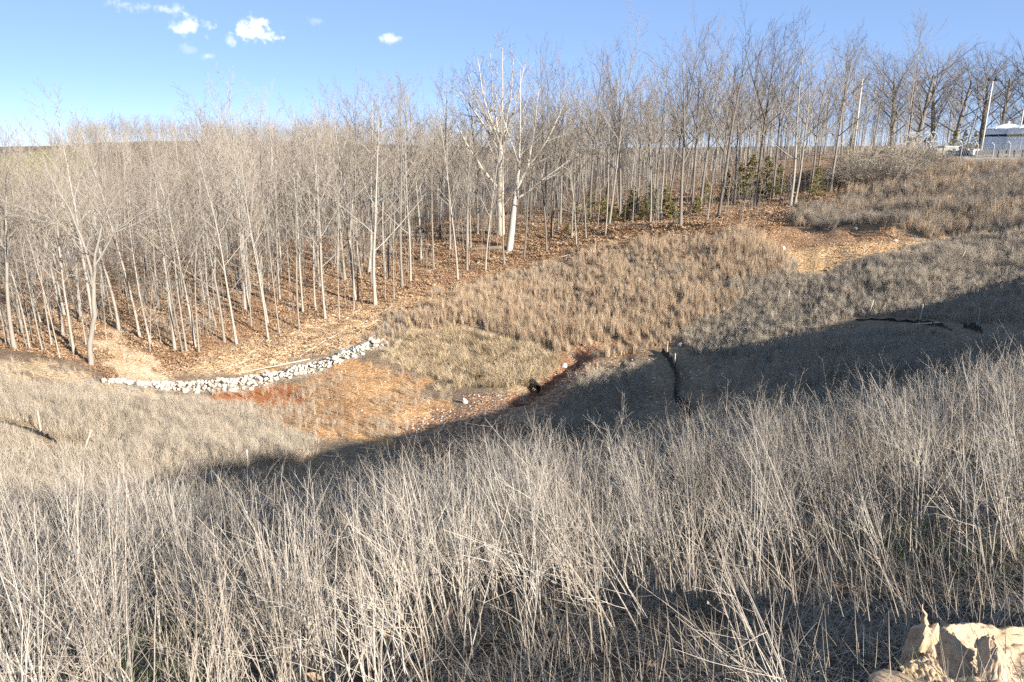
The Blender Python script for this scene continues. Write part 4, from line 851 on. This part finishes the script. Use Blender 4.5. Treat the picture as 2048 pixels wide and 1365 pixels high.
# ------------------------------------------------------------------ crumpled sheet at the near right
def sheet():
    m, nt, b = new_mat('tan_sheet'); n1 = noise(nt, 3.0, 6, .65); n2 = noise(nt, 14, 4, .6)
    nt.links.new(mixc(nt, 1.0, ramp(nt, n1, [(.30,.18,.10,.25),(.43,.315,.21,.42),(.51,.40,.285,.7)]), ramp(nt, n2, [(.85,.83,.8),(1.1,1.1,1.1)]), 'MULTIPLY'), b.inputs['Base Color']); b.inputs['Roughness'].default_value = .7
    bump(nt, b, n2, .25, .01)
    O = np.array(hit(1930, 1345, 1.0))
    e = link('crumpled_sheet', None, None, tuple(O)); tag(e, 'torn crumpled tan paper sheet lying at the edge of the weeds', 'sheet')
    def crease(a, b, seed):
        r_ = random.Random(seed); s_ = 0.0
        for k in range(7):
            th = r_.uniform(0, 3.14); fr = r_.uniform(.5, 2.2); t = (a * math.cos(th) + b * math.sin(th)) * fr + r_.random(); s_ += abs((t % 1.0) * 2 - 1) * (.9 / fr)
        return s_ / 3.6
    def wad(name, c, sx, sy, sz, seed):
        import bmesh
        r_ = random.Random(seed); bm = bmesh.new(); bmesh.ops.create_icosphere(bm, subdivisions=4, radius=1.0)
        N_ = [(Vector((r_.gauss(0, 1), r_.gauss(0, 1), r_.gauss(0, 1))).normalized(), r_.uniform(.7, 2.0), r_.random()) for _ in range(7)]
        for v in bm.verts:
            q = v.co.copy(); s_ = sum(abs(((q.dot(n) * f + o) % 1.0) * 2 - 1) / f for n, f, o in N_); k = .55 + .17 * s_
            v.co = Vector((q.x * sx, q.y * sy, max(q.z, -.5) * sz)) * k + Vector(c)
        me = bpy.data.meshes.new(name); bm.to_mesh(me); bm.free(); me.materials.append(m); link(name, me, e)
    def strip(name, ctrl, nu, nv, amp, seed, torn=.06):
        """ctrl: rows of world points (relative), a bent sheet through them, crumpled along its normal"""
        C = np.array(ctrl, float); R_, K, _ = C.shape; V = []
        us = np.linspace(0, R_ - 1, nu); vs = np.linspace(0, K - 1, nv)
        def cr(P4, t): p0, p1, p2, p3 = P4; return .5 * (2 * p1 + (p2 - p0) * t + (2 * p0 - 5 * p1 + 4 * p2 - p3) * t * t + (3 * p1 - p0 - 3 * p2 + p3) * t ** 3)
        def samp(A, t): n = len(A); i = min(int(t), n - 2); return cr([A[max(i - 1, 0)], A[i], A[i + 1], A[min(i + 2, n - 1)]], t - i)
        for i, u in enumerate(us):
            row = [samp(C[:, k], u) for k in range(K)]
            for j, v in enumerate(vs):
                p = samp(row, v); ridg = crease(u * .33 + .7 * v * .33, v * .33 - .4 * u * .33, seed)
                fine = float(fbm(np.array([u]), np.array([v]), .16, 2, seed + 9)[0])
                edge = min(i, nu - 1 - i, j, nv - 1 - j)
                tr = torn * float(fbm(np.array([u * 7.]), np.array([v * 7.]), 1.0, 2, seed + 3)[0]) if edge == 0 else 0
                V.append(tuple(p + v3(tr, tr * .5, (.5 - ridg) * amp + fine * amp * .25 + tr * .6)))
        Fc = [(i * nv + j, i * nv + j + 1, (i + 1) * nv + j + 1, (i + 1) * nv + j) for i in range(nu - 1) for j in range(nv - 1)]
        o = link(name, mesh_of(name, V, Fc, m, False), e); s = o.modifiers.new('thick', 'SOLIDIFY'); s.thickness = .003; return o
    # long back fold, running out to the right
    strip('back_fold', [[(-.24,.06,.0),(-.12,.13,.0),(.05,.16,.0),(.35,.20,.0),(.9,.25,.0)],[(-.24,.03,.03),(-.12,.07,.15),(.08,.11,.155),(.38,.13,.13),(.9,.17,.13)],[(-.24,-.02,.03),(-.11,.02,.15),(.1,.03,.10),(.40,.03,.08),(.9,.05,.09)],[(-.24,-.10,.02),(-.10,-.12,.06),(.12,-.14,.03),(.42,-.16,.03),(.9,-.16,.04)]], 70, 110, .075, 60, .02)
    strip('front_fold', [[(-.25,-.06,.0),(.0,-.04,.02),(.3,-.04,.03),(.8,-.04,.03)],[(-.22,-.18,.09),(.02,-.16,.12),(.34,-.15,.10),(.8,-.16,.12)],[(-.28,-.34,.06),(.0,-.36,.10),(.34,-.36,.09),(.8,-.4,.1)],[(-.35,-.5,.0),(0,-.55,.0),(.35,-.55,.0),(.8,-.6,.0)]], 70, 110, .085, 70, .02)
    strip('upright_flap', [[(-.10,-.22,.03),(-.02,-.24,.06),(.06,-.22,.04)],[(-.06,-.13,.15),(.0,-.15,.19),(.07,-.15,.13)],[(-.02,-.05,.20),(.03,-.06,.21),(.09,-.09,.15)]], 46, 34, .05, 80, .02)
    strip('torn_corner', [[(-.34,-.05,.0),(-.26,-.02,.02),(-.17,.0,.03)],[(-.33,-.09,.10),(-.26,-.06,.11),(-.18,-.03,.13)],[(-.30,-.16,.07),(-.24,-.14,.09),(-.16,-.1,.08)],[(-.4,-.3,.0),(-.28,-.3,.02),(-.15,-.3,.03)]], 46, 46, .06, 85, .02)
    wad('crumpled_end', (-.17, .03, .07), .065, .06, .13, 5); wad('crumpled_corner', (-.33, -.17, .01), .12, .10, .08, 8); wad('crumpled_corner', (-.45, -.24, .0), .12, .10, .06, 14); wad('crumpled_corner', (-.07, -.24, .02), .07, .06, .10, 11)
    b2 = MB(); b2.tube([v3(-.16,.04,.17), v3(-.175,.045,.22), v3(-.17,.045,.235), v3(-.19,.045,.26), v3(-.188,.05,.28)], [.02,.010,.006,.004,.0015], 5); link('torn_curl', b2.me('torn_curl', m, True), e)
sheet()

# ------------------------------------------------------------------ tank yard
def wpos(px, d): a, f, u = ray(px, 320); h = math.hypot(a, f); return a / h * d, f / h * d
def cyl(b, r, z0, z1, n=40): b.tube([v3(0, 0, z0), v3(0, 0, z1)], [r, r], n)
def tank(px, d, r, h, band, label):
    x, y = wpos(px, d); z = 1.0
    e = link('storage_tank', None, None, (x, y, z)); tag(e, label, 'tank')
    b = MB(); cyl(b, r, -.6, h, 48); link('shell', b.me('tank_shell', M['tank'], True), e)
    b = MB(); b.tube([v3(0, 0, h - .02), v3(0, 0, h + .06), v3(0, 0, h + .62), v3(0, 0, h + .68)], [r + .05, r + .05, .5, .02], 48); rf = link('roof', b.me('tank_roof', M['tank']), e)
    b = MB(); b.tube([v3(0, 0, h + .6), v3(0, 0, h + .95)], [.22, .22], 10, True); link('vent', b.me('vent', M['galv'], True), rf)
    b = MB(); cyl(b, r + .012, h - .95, h - .68, 48); link('painted_band', b.me('painted_band', M[band], True), e)
    for k in range(3):
        a = 3.6 + k * .8; b = MB(); b.box((math.cos(a) * (r + .03), math.sin(a) * (r + .03), h + .02), (.07, .07, .2)); link('roof_bracket', b.me('roof_bracket', M['machine_white']), e)
    for k in range(9):      # plate seams
        a = k / 9 * 6.28 + .3; b = MB(); b.box((math.cos(a) * r, math.sin(a) * r, h / 2 - .3), (.02, .02, h / 2 + .28)); link('seam', b.me('seam', M['tank']), e)
tank(2003, 114, 2.35, 3.25, 'navy', 'white storage tank with a navy band behind the wire fence')
tank(2051, 111, 2.4, 3.2, 'gold', 'white storage tank with a gold band behind the wire fence')
for i, px in enumerate((1958,1974,1990,2006,2022,2038,2054)):
    x, y = wpos(px, 104.5); b = MB(); w = .52
    prof = [(-.38,0),(-.36,.25),(-.16,.5),(-.12,1.0),(.12,1.0),(.16,.5),(.36,.25),(.38,0)]; k = len(prof)
    b.V = [(s * w, py_, pz) for s in (-1, 1) for py_, pz in prof]; b.F = [(j, (j + 1) % k, k + (j + 1) % k, k + j) for j in range(k)] + [tuple(range(k - 1, -1, -1)), tuple(range(k, 2 * k))]
    tag(link('concrete_barrier', b.me('concrete_barrier', M['concrete']), None, (x, y, H1(x, y) - .15), (0, 0, -.58 + rnd(-.05, .05))), 'grey concrete barrier block standing at the foot of the tanks', 'barrier', 'barrier blocks before the tanks')
# wire fence
def fence():
    pxs = [1824 + 32 * i - (i * i) * .0 for i in range(-1, 9)]; pts = [np.array((*wpos(px, 100), 0)) for px in pxs]
    for q in pts: q[2] = H1(q[0], q[1])
    O = pts[0].copy(); e = link('wire_fence', None, None, tuple(O)); tag(e, 'galvanised chain link fence with slanted white arms around the tank yard', 'fence')
    for i, q in enumerate(pts):
        b = MB(); b.tube([v3(0, 0, -.3), v3(0, 0, 2.1)], [.04, .04], 8, True); p_ = link('post', b.me('fence_post', M['galv'], True), e, tuple(q - O))
        b = MB(); t = pts[min(i + 1, len(pts) - 1)] - pts[max(i - 1, 0)]; t /= np.linalg.norm(t); out = v3(t[1], -t[0], 0)
        b.tube([v3(0, 0, 2.08), v3(0, 0, 2.1) + out * .12 - t * .30 + v3(0, 0, .36)], [.04, .03], 6, True); link('barb_arm', b.me('barb_arm', M['machine_white']), p_)
    for i in range(len(pts) - 1):
        a, c = pts[i] - O, pts[i + 1] - O; b = MB(); b.tube([a + v3(0, 0, 2.05), c + v3(0, 0, 2.05)], [.028, .028], 6); link('top_rail', b.me('top_rail', M['galv'], True), e)
        b = MB(); n = 6; hh = 2.0
        for k in range(-4, n):
            for s in (0, 1):
                u0, u1 = k / n, (k + 4) / n; z0, z1 = 0.05, hh
                if u0 < 0: z0 += (0 - u0) / (u1 - u0) * hh; u0 = 0
                if u1 > 1: z1 = z0 + (1 - u0) / (4 / n) * hh if u0 > 0 else hh; u1 = 1
                if s: u0, u1 = 1 - u0, 1 - u1
                b.tube([a + (c - a) * u0 + v3(0, 0, z0), a + (c - a) * u1 + v3(0, 0, z1)], [.006, .006], 3)
        link('mesh_panel', b.me('mesh_panel', M['galv']), e)
        for k in range(3):
            b = MB(); o = v3(0, -.1 * k, 2.18 + .11 * k); b.tube([a + o, c + o], [.006, .006], 3); link('barbed_wire', b.me('barbed_wire', M['galv']), e)
fence()
def light_pole(px, d, top, label, lamp):
    x, y = wpos(px, d); z = H1(x, y); a, f, u = ray(px, top); zt = EYE + u / math.hypot(a, f) * d; h = zt - z
    e = link('light_pole', None, None, (x, y, z)); tag(e, label, 'pole')
    b = MB(); b.tube([v3(0, 0, -.5), v3(0, 0, h * .5), v3(0, 0, h)], [.12, .10, .08], 12, True); link('shaft', b.me('pole_shaft', M['polewood'], True), e)
    b = MB(); b.box((0, 0, h + .05), (.11, .11, .04)); link('cap', b.me('pole_cap', M['galv']), e)
    if lamp:
        b = MB(); b.box((0, 0, h + .16), (.55, .07, .05)); br = link('crossbar', b.me('crossbar', M['machine_dark']), e)
        for s in (-1, 1): b = MB(); b.box((s * .42, -.1, h + .32), (.2, .22, .12), Euler((.5, 0, 0)).to_matrix()); link('floodlight', b.me('floodlight', M['machine_dark']), br)
light_pole(1705, 98, 161, 'pale bare light pole rising from behind the bramble thicket', False)
light_pole(1959, 106, 166, 'tall pole with floodlights beside the tank with the navy band', True)
light_pole(2029, 124, 183, 'pale pole rising behind the two tanks', False)
# cable reels and machinery in the yard
for px, rz, lb in ((1817, .15, 'empty steel cable reel beside the brambles'), (1853, .45, 'empty steel cable reel near the middle of the fence')):
    x, y = wpos(px, 108); z = H1(x, y); e = link('cable_reel', None, None, (x, y, z), (0, 0, rz)); tag(e, lb, 'cable reel'); r = 1.15
    for s in (-1, 1):
        b = MB(); n = 28; ring = [v3(math.cos(k / n * 6.2832) * r, s * .4, r + .5 + math.sin(k / n * 6.2832) * r) for k in range(n + 1)]; b.tube(ring, [.05] * (n + 1), 6); fl = link('flange', b.me('reel_flange', M['galv'], True), e)
        for k in range(6):
            b = MB(); a = k / 6 * 6.283; b.tube([v3(0, s * .4, r + .5), v3(math.cos(a) * r, s * .4, r + .5 + math.sin(a) * r)], [.035, .035], 5); link('spoke', b.me('reel_spoke', M['galv']), fl)
    b = MB(); b.tube([v3(0, -.4, r + .5), v3(0, .4, r + .5)], [.5, .5], 20, True); link('drum', b.me('reel_drum', M['machine_dark'], True), e)
    for s in (-1, 1): b = MB(); b.tube([v3(-.6, s * .5, 0), v3(0, s * .5, r + .5), v3(.6, s * .5, 0)], [.05] * 3, 6); link('stand_leg', b.me('stand_leg', M['machine_white']), e)
def crate(px, d, hw, hh, mat, label, name='equipment_box'):
    x, y = wpos(px, d); z = H1(x, y); e = link(name, None, None, (x, y, z), (0, 0, rnd(-.4, .4))); tag(e, label, 'equipment')
    b = MB(); b.box((0, 0, hh + .15), (hw, .5, hh)); link('body', b.me('box_body', M[mat]), e)
    b = MB(); b.box((0, 0, 2 * hh + .18), (hw * 1.05, .54, .05)); link('lid', b.me('box_lid', M['galv']), e)
    for s in (-1, 1): b = MB(); b.box((s * hw * .7, 0, .05), (.1, .45, .12)); link('skid', b.me('skid', M['machine_dark']), e)
for px, d, hw, hh, mt, lb in ((1838,106,.5,.35,'machine_white','white equipment box between the two cable reels'),(1872,107,.7,.4,'concrete','grey equipment crate right of the second cable reel'),(1893,109,1.1,.45,'concrete','grey tote under the rail of the fence'),(1912,108,.4,.3,'machine_white','small white box among the yard equipment'),(1928,107,.5,.28,'concrete','low grey crate by the fence left of the barriers'),(1946,106,.35,.3,'machine_white','small white box at the end of the barrier blocks')):
    crate(px, d, hw, hh, mt, lb)
